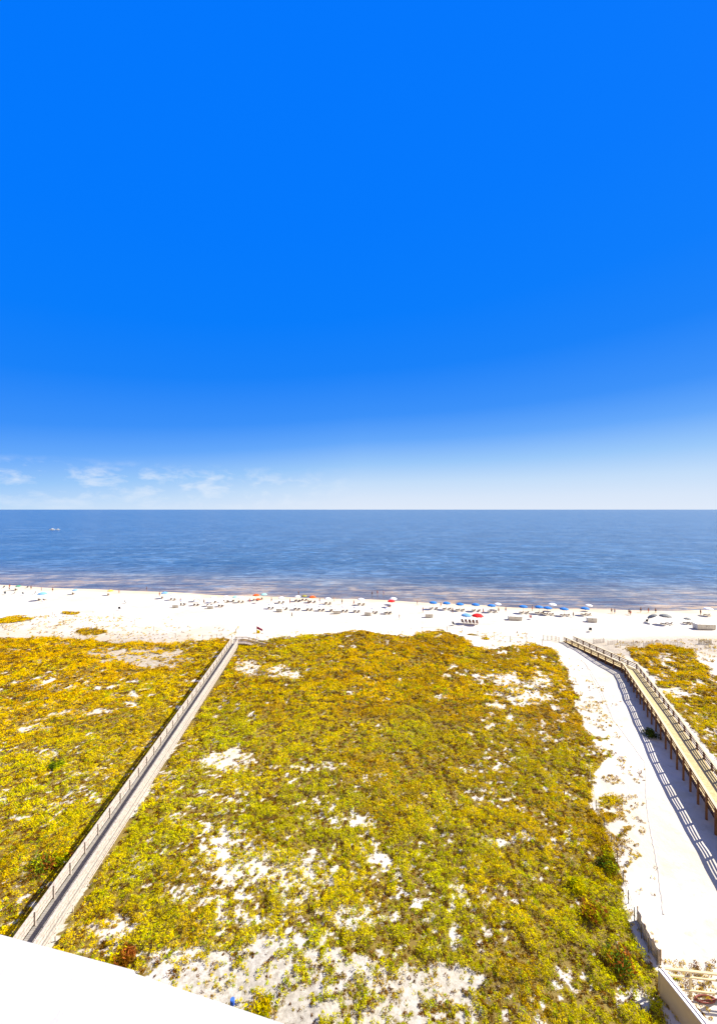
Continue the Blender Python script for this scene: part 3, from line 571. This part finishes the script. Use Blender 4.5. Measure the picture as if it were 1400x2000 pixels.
umbrella(640, 1180, 'white', 'white umbrella just right of the orange umbrella and loungers', 'white umbrella right of the orange umbrella', 1.0, 2, 'beige', 'white umbrellas nearest the water')
umbrella(705, 1182, 'white', 'lone white umbrella between the orange and red umbrellas', 'lone white umbrella left of the red one', 1.05, 2, 'beige', 'white umbrellas nearest the water')
umbrella(764, 1186, 'red', 'bright red umbrella at the water edge near the centre', 'bright red umbrella at the water edge', 1.1, 1, 'beige')
umbrella(768, 1181, 'white', 'white umbrella right behind the bright red umbrella', None, 1.1, 0)
SECOND = [(357, 1182), (383, 1183), (409, 1184), (431, 1185), (529, 1189), (556, 1190), (580, 1191), (604, 1192), (627, 1193), (650, 1194), (673, 1195), (696, 1196), (730, 1198), (757, 1199)]
ORD = ['first', 'second', 'third', 'fourth', 'fifth', 'sixth', 'seventh', 'eighth', 'ninth', 'tenth', 'eleventh', 'twelfth', 'thirteenth', 'fourteenth']
for k, (a_, b_) in enumerate(SECOND):
    l_ = ORD[k]+' white umbrella from the left in the landward row'
    umbrella(a_, b_, 'white', l_, l_, .85, 2, 'dark', 'white umbrellas in the landward row')
BLUES = [(846, 1190, 'leftmost bright blue umbrella of the right hand row'), (872, 1191, 'second bright blue umbrella from the left in the blue row'), (898, 1193, 'third bright blue umbrella from the left in the blue row'), (929, 1194, 'fourth bright blue umbrella from the left in the blue row'), (960, 1196, 'fifth bright blue umbrella, beside a white one'),
         (1022, 1198, 'bright blue umbrella standing apart mid blue row'), (1053, 1199, 'left one of two touching bright blue umbrellas'), (1070, 1201, 'right one of two touching bright blue umbrellas'), (1102, 1203, 'bright blue umbrella just right of the touching pair'), (1143, 1202, 'rightmost bright blue umbrella beside a white one')]
for a_, b_, l_ in BLUES: umbrella(a_, b_, 'blue', l_, l_.replace('umbrella', 'umbrella'), 1.15, 2, 'beige', 'blue umbrellas in the right hand row')
umbrella(972, 1191, 'white', 'white umbrella behind the fifth blue umbrella', None, 1.0, 0)
umbrella(1079, 1193, 'white', 'white umbrella behind the touching blue umbrellas', None, 1.15, 0)
umbrella(1150, 1193, 'white', 'white umbrella behind the rightmost blue umbrella', None, 1.0, 0)
umbrella(911, 1218, 'pale blue', 'large pale blue umbrella over seated people', None, 1.3, 0)
umbrella(933, 1220, 'red', 'large red umbrella over seated people', None, 1.4, 0)
umbrella(1283, 1218, 'grey', 'tilted grey umbrella beside another grey one on the right', None, 1.2, 0, tilt=-25)
umbrella(1300, 1220, 'grey', 'upright wide grey umbrella on the right', 'upright wide grey umbrella', 1.35, 2, 'dark')
umbrella(1343, 1219, 'grey', 'small grey umbrella left of the big locker at far right', 'small grey umbrella at far right', .8, 2, 'dark')
umbrella(1384, 1203, 'white', 'white umbrella at the far right near the water', 'white umbrella at far right', 1.15, 1, 'dark')
for a_, b_, sc_, l_ in [(343, 1187, .9, 'pale storage locker at the left end of the landward row'), (411, 1189, .9, 'pale storage locker in front of the third landward umbrella'), (546, 1195, .95, 'pale storage locker in front of the orange umbrellas'), (658, 1199, .95, 'pale storage locker near the tenth landward umbrella'),
                         (719, 1202, .95, 'pale storage locker left of the thirteenth landward umbrella'), (838, 1206, 1.0, 'pale storage locker below the leftmost blue umbrella'), (1156, 1215, 1.15, 'pale storage locker below the rightmost blue umbrella')]:
    place(proto('crate', make_crate), a_, b_, R(random.uniform(-14, 4)), sc_, l_, 'locker', 'storage lockers on the sand')
place(proto('bigcrate', lambda: make_crate(3.9, 1.6, 1.25)), 1006, 1211, R(-8), 1, 'long pale storage locker in the middle of the blue umbrella row', 'locker', 'long storage lockers')
place(proto('bigcrate', None), 1376, 1229, R(-5), 1.25, 'long pale storage locker at the far right edge', 'locker', 'long storage lockers')
CH = [(5, 1150, 'dark beach chair at the left edge near the water'), (20, 1153, 'dark beach chair left of the green umbrella'), (9, 1162, 'dark beach chair at the left edge, second row back'), (25, 1162, 'dark beach chair left of the middle in the leftmost second row'), (46, 1163, 'lone dark beach chair between the green and wide blue umbrellas'),
      (65, 1162, 'dark beach chair just above the wide pale blue umbrella'), (246, 1179, 'dark beach chair alone on the open sand at left, nearer the sea'), (233, 1192, 'dark beach chair alone on the open sand at left, nearer the dunes'), (1153, 1234, 'dark beach chair alone near the right boardwalk end'), (51, 1150, 'dark beach chair right of the green umbrella'), (887, 1222, 'dark beach chair left of the people under the red umbrella'),
      (1262, 1217, 'dark low beach chair left of the tilted grey umbrella')]
for a_, b_, l_ in CH: place(proto('dchair', lambda: make_chair(DARK)), a_, b_, random.uniform(0, 6.2), 1.25, l_, 'beach chair', 'dark folding beach chairs')
place(proto('wchair', lambda: make_chair(UM['white'])), 85, 1178, R(160), 1.3, 'white beach chair in front of the wide pale blue umbrella', 'beach chair')
place(proto('pchair', lambda: make_chair(colmat('pink_fabric', (.5, .25, .25)))), 1037, 1210, R(150), 1.4, 'pinkish beach chair right of the long locker', 'beach chair')
BL = colmat('blue_shorts', (.03, .08, .35)); RDm = colmat('red_shorts', (.5, .03, .03)); BK = colmat('black_swimwear', (.02, .02, .02)); WT = colmat('white_shorts', (.7, .7, .7))
PE = [(232, 1160, 'walk', 'r', 'person in red shorts walking right of the yellow umbrella'), (286, 1152, 'stand', 'k', 'person standing in the shallow water at left'), (311, 1165, 'stand', 'r', 'person left of the pale blue umbrella in the left row'), (570, 1207, 'walk', 'k', 'person walking alone on open sand left of centre'),
      (652, 1175, 'walk', 'w', 'person at the water edge right of the orange umbrella'), (727, 1161, 'stand', 'k', 'leftmost of three bathers wading near the centre'), (737, 1158, 'stand', 'r', 'middle one of three bathers wading near the centre'), (749, 1159, 'stand', 'b', 'rightmost of three bathers wading near the centre'),
      (780, 1211, 'walk', 'w', 'person walking alone on open sand right of centre'), (815, 1183, 'walk', 'w', 'person in white shorts at the water edge left of the blue umbrellas'), (826, 1197, 'stand', 'b', 'person standing left of the leftmost blue umbrella'), (861, 1186, 'walk', 'r', 'person between the first two blue umbrellas'),
      (974, 1197, 'walk', 'k', 'person under the white umbrella beside the fifth blue one'), (1040, 1193, 'stand', 'r', 'person left of the touching blue umbrellas'), (1195, 1198, 'walk', 'k', 'left one of two people at the water right of the blue row'), (1201, 1199, 'walk', 'b', 'right one of two people at the water right of the blue row'),
      (1229, 1200, 'stand', 'k', 'left one of two people standing close together near the water at right'), (1232, 1202, 'walk', 'r', 'right one of two people standing close together near the water at right'), (1252, 1196, 'walk', 'k', 'leftmost of three people spaced along the waterline at right'), (1267, 1197, 'walk', 'r', 'middle one of three people spaced along the waterline at right'),
      (1281, 1197, 'stand', 'k', 'rightmost of three people spaced along the waterline at right'), (1369, 1201, 'stand', 'k', 'person left of the white umbrella at far right'), (80, 1155, 'stand', 'b', 'person near the water right of the green umbrella'), (102, 1156, 'stand', 'k', 'person near the water left of the small blue umbrella')]
PE += [(352, 1177, 'stand', 'b', 'person right of the leftmost white umbrella'), (398, 1180, 'walk', 'k', 'person between the second and third waterline white umbrellas'), (487, 1178, 'walk', 'r', 'person left of the orange umbrellas'), (530, 1176, 'walk', 'k', 'person right of the teal umbrella beside the orange pair'),
       (566, 1179, 'stand', 'r', 'person left of the olive umbrella among loungers'), (602, 1181, 'stand', 'k', 'person between the olive and orange umbrellas'), (624, 1178, 'walk', 'b', 'person just right of the orange umbrella by the olive one'), (668, 1180, 'stand', 'k', 'person alone between two white waterline umbrellas'),
       (691, 1182, 'walk', 'r', 'person left of the lone white umbrella near the centre'), (884, 1197, 'stand', 'k', 'person between the second and third blue umbrellas'), (944, 1199, 'walk', 'r', 'person between the fourth and fifth blue umbrellas'), (988, 1196, 'stand', 'b', 'person right of the fifth blue umbrella'),
       (1120, 1206, 'walk', 'k', 'person between the two rightmost blue umbrellas'), (18, 1149, 'stand', 'r', 'person at the water left of the green umbrella'), (60, 1152, 'walk', 'k', 'person walking right of the green umbrella'), (583, 1160, 'stand', 'k', 'bather wading behind the olive umbrella')]
MM = {'r': RDm, 'k': BK, 'b': BL, 'w': WT}
for a_, b_, po, c_, l_ in PE:
    place(proto(('p', po, c_), lambda: make_person(po, MM[c_], SKIN2 if c_ in 'kr' else SKIN)), a_, b_, random.uniform(-1, 1), random.uniform(.95, 1.05), l_, 'person', 'people on the beach')
for k, a_ in enumerate((904, 911, 918, 925, 932)):
    w_ = ['leftmost', 'second', 'middle', 'fourth', 'rightmost'][k]; p_ = G(a_, 1218+k*.4)
    place(proto('dchair', None), 0, 0, R(15-6*k), 1.15, '%s dark chair of five below the large pale blue and red umbrellas' % w_, 'beach chair', 'dark folding beach chairs', loc=p_)
    place(proto(('p', 'sit', 'kb'[k % 2]), lambda: make_person('sit', MM['kb'[k % 2]], SKIN2)), 0, 0, R(15-6*k), 1.0, '%s seated person of five below the large pale blue and red umbrellas' % w_, 'person', 'people on the beach', loc=p_+Vector((0, -.05, 0)))
# flags at the boardwalk end
fp = empty('flagpole', G(501, 1253)); tag(fp, 'thin pole with a yellow and a purple red warning flag at the left boardwalk end', 'flagpole')
mb = MB(); mb.tube([(0, 0, -.2), (0, 0, 3.9)], .045, 8); mb.build('pole', colmat('grey_pole', (.2, .15, .12)), fp)
def flag(z0, w, h, drop, m_):
    mb = MB(); V = []; nx_ = 10
    for i in range(nx_+1):
        for j in range(4): V.append((i/nx_*w, .10*math.sin(i*.9)*i/nx_, z0-drop*(i/nx_)**1.2-j/3*h*(1-.25*i/nx_)))
    mb.add(V, [(i*4+j, i*4+j+1, (i+1)*4+j+1, (i+1)*4+j) for i in range(nx_) for j in range(3)]); o = mb.build('flag', m_, fp, True); o.modifiers.new('cloth', 'SOLIDIFY').thickness = .01; return o
o = flag(3.85, 1.5, .7, .8, colmat('purple_red_flag', (.40, .05, .14))); o['label'] = 'purple red flag at the top'
o = flag(2.95, .8, 1.0, .25, colmat('yellow_flag', (.80, .62, .0))); o['label'] = 'yellow flag below it'
# thin marker pole on the sand
o = empty('marker_pole', G(1097, 1218)); tag(o, 'thin grey marker pole standing on the open sand before the blue umbrellas', 'pole')
mb = MB(); mb.tube([(0, 0, -.2), (0, 0, 2.2)], .03, 6); mb.build('pole', WHITE, o); mb = MB(); mb.lathe([(0, .08), (.06, .05), (.06, 0), (0, -.02)], 8, (0, 0, 2.2)); mb.build('knob', WHITE, o)
# rope fence along the dune toe
GP = colmat('grey_post', (.22, .19, .15)); ROPE = colmat('rope', (.35, .3, .22))
def rope_fence(pts, label, hh=1.15, r=.06, rope=.025, strands=1, pm=GP):
    f = empty('rope_fence', G(*pts[0])); tag(f, label, 'fence', 'post and rope fences'); o0 = f.location.copy(); top = []
    me_ = None
    for p in pts:
        g = G(*p); g.z = float(hgt(g.x, g.y)); mb = MB(); mb.tube([(0, 0, -.3), (0, 0, hh*.8), (0, 0, hh)], [r, r, r*.8], 7); me_ = me_ or mb.mesh('post', pm)
        link('post', me_, f, g-o0); top.append(g-o0)
    for s_ in range(strands):
        mb = MB(); zz_ = hh*(.82-.3*s_)
        for a_, b_ in zip(top[:-1], top[1:]): mb.tube([a_.lerp(b_, k/5)+Vector((0, -.001, zz_-.12*math.sin(math.pi*k/5))) for k in range(6)], rope, 4)
        mb.build('rope', ROPE, f)
rope_fence([(802, 1240), (825, 1240), (873, 1239), (902, 1241), (933, 1244), (966, 1251), (997, 1255), (1029, 1258), (1060, 1262)], 'post and rope fence along the centre dune edge', 1.5)
rope_fence([(1062, 1251), (1070, 1252), (1078, 1252), (1086, 1253), (1092, 1255)], 'short post and rope fence at the right boardwalk end', 1.3, .07, .03, 3)
rope_fence([(102, 1206), (137, 1204), (181, 1205), (222, 1209), (262, 1222), (300, 1234), (342, 1252)], 'post and rope fence along the left dune edge', 1.4)
rope_fence([(395, 1250), (423, 1247), (436, 1250), (452, 1249)], 'short post and rope fence left of the pale boardwalk end', 1.0)
# slatted sand fences at right
SLAT = colmat('pale_slat', (.42, .36, .30)); SLATD = colmat('dark_slat', (.22, .18, .14))
def sand_fence(a_, b_, label, hh=1.1, m_=SLAT, gap=.16, wire=ROPE):
    p = G(*a_); q_ = G(*b_); f = empty('sand_fence', p); tag(f, label, 'fence', 'slatted sand fences'); L = (q_-p).length; n = int(L/gap); mb = MB()
    for i in range(n):
        w = p.lerp(q_, i/n); z = float(hgt(w.x, w.y)); k = hh*random.uniform(.75, 1.0)
        if random.random() < .12: continue
        c = w-p; mb.box((c.x, c.y, z+k/2-.1), (.05, .02, k+.2), math.atan2(q_.y-p.y, q_.x-p.x)+random.uniform(-.05, .05))
    mb.build('slat_panel', m_, f)
    mb = MB()
    for zz_ in (.35, .8):
        pts = [];
        for i in range(13):
            w = p.lerp(q_, i/12); pts.append((w.x-p.x, w.y-p.y+.014, float(hgt(w.x, w.y))+zz_*hh))
        mb.tube(pts, .012, 4)
    mb.build('wire', wire, f)
    pm = MB(); pm.tube([(0, 0, -.3), (0, 0, hh*1.15)], .05, 6); pmm = pm.mesh('post', m_)
    for i in range(int(L/3)+1):
        w = p.lerp(q_, min(1, i*3/L)); link('post', pmm, f, (w.x-p.x, w.y-p.y+.07, float(hgt(w.x, w.y))))
sand_fence((1160, 1258), (1182, 1256), 'short pale slatted sand fence nearest the right boardwalk end')
sand_fence((1188, 1261), (1208, 1259), 'second pale slatted sand fence right of the boardwalk end')
sand_fence((1212, 1260), (1252, 1263), 'pale slatted sand fence above the right hand scrub, left piece')
sand_fence((1258, 1266), (1290, 1262), 'pale slatted sand fence above the right hand scrub, middle piece')
sand_fence((1296, 1264), (1340, 1268), 'pale slatted sand fence above the right hand scrub, right piece')
sand_fence((1366, 1264), (1392, 1266), 'dark slatted sand fence at the right edge', 1.2, SLATD, .10)
sand_fence((55, 1212), (92, 1206), 'thin broken sand fence on the left dune edge', .9)
# fence along the right edge of the centre scrub
NET = mat('tan_netting', (.50, .38, .24), .9, .2, 6)
WIRE = colmat('dark_wire', (.10, .08, .05))
pts = [(1152, 1500), (1156, 1545), (1166, 1585), (1182, 1620), (1196, 1655), (1208, 1690), (1220, 1730), (1230, 1770), (1242, 1805), (1256, 1840), (1270, 1868), (1287, 1893)]
f = empty('wire_fence', G(*pts[0])); tag(f, 'thin dark wire fence along the right edge of the centre scrub', 'fence'); o0 = f.location.copy(); tops = []
pm = MB(); pm.tube([(0, 0, -.3), (0, 0, 1.15)], .035, 6); pmm = pm.mesh('post', WIRE)
for p in pts:
    g = G(*p); g.z = float(hgt(g.x, g.y)); link('post', pmm, f, g-o0); tops.append(g-o0)
mb = MB()
for zz_ in (.25, .6, 1.05): mb.tube([t_+Vector((0, 0, zz_)) for t_ in tops], .014, 4)
mb.build('wire', WIRE, f)
f = empty('netting_fence', G(1256, 1840)); tag(f, 'sagging tan netting fence where the wire fence meets the white wall', 'fence'); o0 = f.location.copy(); V = []; top2 = []
for i in range(25):
    s_ = i/24*3; k = min(2, int(s_)); a_ = G(*pts[8+k]).lerp(G(*pts[9+k]), s_-k)+Vector((.22, 0, 0)); z = float(hgt(a_.x, a_.y))
    for j in range(4): V.append((a_.x-o0.x+.06*math.sin(i*1.3+j), a_.y-o0.y+.05*math.cos(i), z+j/3*(1.1+.08*math.sin(i*.8))))
mb = MB(); mb.add(V, [(i*4+j, (i+1)*4+j, (i+1)*4+j+1, i*4+j+1) for i in range(24) for j in range(3)]); o = mb.build('netting', NET, f, True); o.modifiers.new('cloth', 'SOLIDIFY').thickness = .01
pm = MB(); pm.tube([(0, 0, -.3), (0, 0, 1.2)], .05, 6); pmm = pm.mesh('post', WOOD)
for i in (0, 8, 16, 24): link('post', pmm, f, (V[i*4][0]+.08, V[i*4][1], 0))
# white and beige wall at the bottom right corner
BEI = mat('beige_panel', (.50, .36, .17), .8, .06, 1.5); WV = colmat('white_vinyl', (.78, .74, .74), .04, .5)
c0 = G(1291, 1900, 1.9); c1 = G(1372, 2000, 1.9); dv = (c1-c0).normalized(); c2 = c0+dv*14; e1 = G(1400, 1912, 1.9); ev = (e1-c0).normalized(); e2 = c0+ev*12
f = empty('boundary_wall', (c0.x, c0.y, 0)); tag(f, 'beige panelled boundary wall with white double cap in the bottom right corner', 'wall'); o_ = Vector((c0.x, c0.y, 0))
def loc_(v, z): return (v.x-o_.x, v.y-o_.y, z)
nv = Vector((-dv.y, dv.x, 0)); nv = nv if nv.x > 0 else -nv
mb = MB(); mb.beam(loc_(c0+nv*.12, .82), loc_(c2+nv*.12, .82), .12, 1.98); mb.build('panel', BEI, f)
for k, w_ in ((.0, .13), (.27, .13)):
    mb = MB(); mb.beam(loc_(c0+nv*(k+.0), 1.88), loc_(c2+nv*k, 1.88), w_, .09); mb.build('cap', WV, f)
mb = MB(); mb.beam(loc_(c0+nv*.135, 1.835), loc_(c2+nv*.135, 1.835), .138, .045); mb.build('cap_channel', colmat('grey_channel', (.20, .19, .19)), f)
mb = MB(); mb.beam(loc_(c0+nv*.27, .9), loc_(c2+nv*.27, .9), .08, 1.86); mb.build('back_panel', WV, f)
f = empty('rail_fence', (c0.x, c0.y, 0)); tag(f, 'cream open rail fence running right from the beige boundary wall', 'fence')
CR = colmat('cream_rail', (.45, .36, .20), .06)
for zz_, w_ in ((1.86, .14), (1.42, .09), (.5, .09)):
    mb = MB(); mb.beam(loc_(c0+ev*.25+Vector((0, .12, 0)), zz_), loc_(e2+Vector((0, .12, 0)), zz_), w_, .09); mb.build('rail', CR, f)
for k in (.2, 2.2, 4.2, 6.2, 8.2, 10.2):
    p = c0+ev*k+Vector((0, .24, 0)); mb = MB(); mb.box(loc_(p, .8), (.12, .12, 2.1)); mb.lathe([(.0, .10), (.09, .02), (.09, 0)], 4, loc_(p, 1.85)); mb.build('post', CR, f)
f = empty('garden_hose', G(1388, 1962)); tag(f, 'red looped hose lying on the sand behind the rail fence', 'hose')
mb = MB(); P_ = []
for i in range(48):
    a_ = i/47*math.pi*3.2; P_.append((.75*math.cos(a_)*(1-.004*i)-.2, .22*math.sin(a_), .05+.0015*i))
P_ += [(.9+.2*k, -.05+.12*math.sin(k*.8), .06) for k in range(1, 12)]
mb.tube(P_, .045, 7); mb.build('tube', colmat('red_rubber', (.17, .05, .035)), f, True); mb = MB(); mb.tube([(P_[-1]), (P_[-1][0]+.15, P_[-1][1], .06)], .07, 8); mb.build('nozzle', DARK, f)
# blue barrel at the balcony edge
f = empty('blue_barrel', G(452, 1972)); f.scale = (.6, .6, .6); tag(f, 'small blue plastic barrel on the sand just beyond the balcony edge', 'barrel')
mb = MB(); mb.lathe([(0, 0), (.20, 0), (.24, .1), (.25, .25), (.26, .27), (.25, .30), (.25, .5), (.26, .52), (.25, .55), (.22, .68), (0, .70)], 20); mb.build('body', colmat('blue_plastic', (.02, .07, .35)), f, smooth=True)
mb = MB(); mb.lathe([(0, .04), (.22, .04), (.24, .02), (.24, -.02)], 20, (0, 0, .70)); mb.build('lid', colmat('blue_lid', (.03, .10, .42)), f)
# lone dark posts in the scrub
for (a_, b_, l_, hh) in [(411, 1475, 'dark wooden post in the scrub right of the pale boardwalk', 1.3), (1103, 1560, 'thin dark post in the scrub near the right edge', 1.0)]:
    g = G(a_, b_); f = empty('wooden_post', (g.x, g.y, float(hgt(g.x, g.y)))); tag(f, l_, 'post'); mb = MB(); mb.tube([(0, 0, -.3), (0, 0, hh-.06), (.01, 0, hh)], [.07, .065, .05], 8); mb.build('shaft', POSTR, f); mb = MB(); mb.box((0, -.075, hh*.75), (.14, .02, .10)); mb.build('plate', WOOD, f)
# taller shrubs that stand out of the scrub
def shrub(px, py, r, h, cols, label, n=420):
    g = G(px, py); g.z = float(hgt(g.x, g.y)); f = empty('shrub', g); tag(f, label, 'shrub', 'shrubs rising from the scrub')
    k = max(6, int(n/14)); a_ = RNG.random(k)*6.28; rr = np.sqrt(RNG.random(k))*r*.8; P = np.stack([rr*np.cos(a_), rr*np.sin(a_), np.zeros(k)+h*.15*RNG.random(k)], -1)
    C = np.array([cols[int(RNG.integers(len(cols)))] for _ in range(k)]); me_ = leaf_mesh('foliage', P, np.full(k, r*.35), h*(.6+.5*RNG.random(k)), 30, C, np.full(k, .15), LM); link('foliage', me_, f)
    mb = MB()
    for q_ in range(6):
        t_ = q_*1.05; mb.tube([(0, 0, -.1), (.3*r*math.cos(t_), .3*r*math.sin(t_), h*.35), (.55*r*math.cos(t_+.2), .55*r*math.sin(t_+.2), h*.7)], [.04, .025, .01], 5)
    mb.build('stem', POSTR, f)
DG = np.array((.08, .14, .01)); RDX = np.array((.30, .09, .015))
shrub(82, 1700, 1.3, 1.5, [DG, DG, C_GRN, RDX], 'dark green and russet shrub left of the pale boardwalk, nearer the balcony')
shrub(112, 1690, 1.1, 1.2, [C_GRN, RDX, C_MUS], 'russet green shrub right beside the pale boardwalk shadow')
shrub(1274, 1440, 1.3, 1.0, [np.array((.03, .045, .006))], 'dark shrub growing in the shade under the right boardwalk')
shrub(108, 1500, .9, .8, [DG, C_GRN], 'small dark green shrub in the left scrub')
shrub(1190, 1700, 1.1, 1.3, [DG, C_GRN, C_BRN], 'dark green shrub at the right scrub edge by the wire fence')
shrub(1165, 1800, 1.0, 1.2, [C_GRN, RDX, C_LIME], 'mixed green and russet shrub at the lower right of the scrub')
shrub(1215, 1895, 1.1, 1.3, [DG, C_LIME, RDX], 'dark shrub near the beige wall at bottom right')
shrub(1130, 1740, .8, .8, [C_GRN, C_LIME], 'olive green shrub left of the wire fence')
shrub(235, 1880, .9, .9, [C_BRN, RDX, C_LIME], 'russet shrub beside the balcony edge right of the boardwalk')
shrub(500, 1985, 1.2, .9, [C_LIME*.8, C_MUS*.8, C_GRN*.7], 'yellow green shrub right of the blue barrel')
# motor boats far out
HULL = colmat('white_hull', (.8, .8, .8), .03, .4)
def make_boat():
    r = empty('motor_boat', (0, 0, -500)); mb = MB(); V = []; st = [(-3.2, .95, .2), (-1.5, 1.15, .15), (.5, 1.15, .1), (2.2, .8, .15), (3.6, .05, .35)]
    for x_, w_, k_ in st:
        for y_, z_ in ((-w_, .9+k_*.4), (-w_*.75, .1), (0, -.25+k_), (w_*.75, .1), (w_, .9+k_*.4)): V.append((x_, y_, z_))
    Fc = [(i*5+j, i*5+j+1, (i+1)*5+j+1, (i+1)*5+j) for i in range(4) for j in range(4)]+[(0, 1, 2, 3, 4)]+[(i*5, (i+1)*5, (i+1)*5+4, i*5+4) for i in range(4)]
    mb.add(V, Fc); mb.build('hull', HULL, r); mb = MB(); mb.box((.1, 0, 1.5), (1.8, 1.3, 1.0)); mb.box((.0, 0, 2.05), (2.3, 1.6, .08)); mb.build('cabin', HULL, r)
    mb = MB(); mb.box((1.02, 0, 1.6), (.04, 1.1, .5)); mb.build('windscreen', DARK, r); mb = MB(); mb.box((-3.4, 0, .75), (.35, .4, 1.1)); mb.build('outboard_motor', DARK, r); return r
for (a_, l_) in ((102, 'larger white motor boat far out on the sea at left'), (113, 'small white motor boat following another far out at left')):
    o = proto('boat', make_boat); p = G(a_, 1035, WZ); o.location = (p.x, p.y, WZ+.1); o.rotation_euler = (0, 0, R(8)); s_ = 1.2 if a_ == 102 else .9; o.scale = (s_, s_, s_); tag(o, l_, 'motor boat', 'motor boats on the sea')
# foam wakes
FOAM = mat('foam', (.22, .30, .38), .9, .12, .4)
def wake(pa, pb, w):
    p = G(*pa, WZ); q_ = G(*pb, WZ); V = []; n = 40
    for i in range(n+1):
        c = p.lerp(q_, i/n); ww = w*(.25+.75*random.random())*(math.sin(math.pi*min(1, (i+1)/n*.98)))**.5; V += [(c.x, c.y-ww/2, WZ+.05), (c.x, c.y+ww/2, WZ+.05)]
    mb = MB(); mb.add(V, [(2*i, 2*i+2, 2*i+3, 2*i+1) for i in range(n)]); tag(mb.build('wake_foam', FOAM), kind='structure')
wake((0, 1034.5), (98, 1035), 3)
# render hints
S.render.engine = 'CYCLES'; S.cycles.max_bounces = 6; S.cycles.use_denoising = True
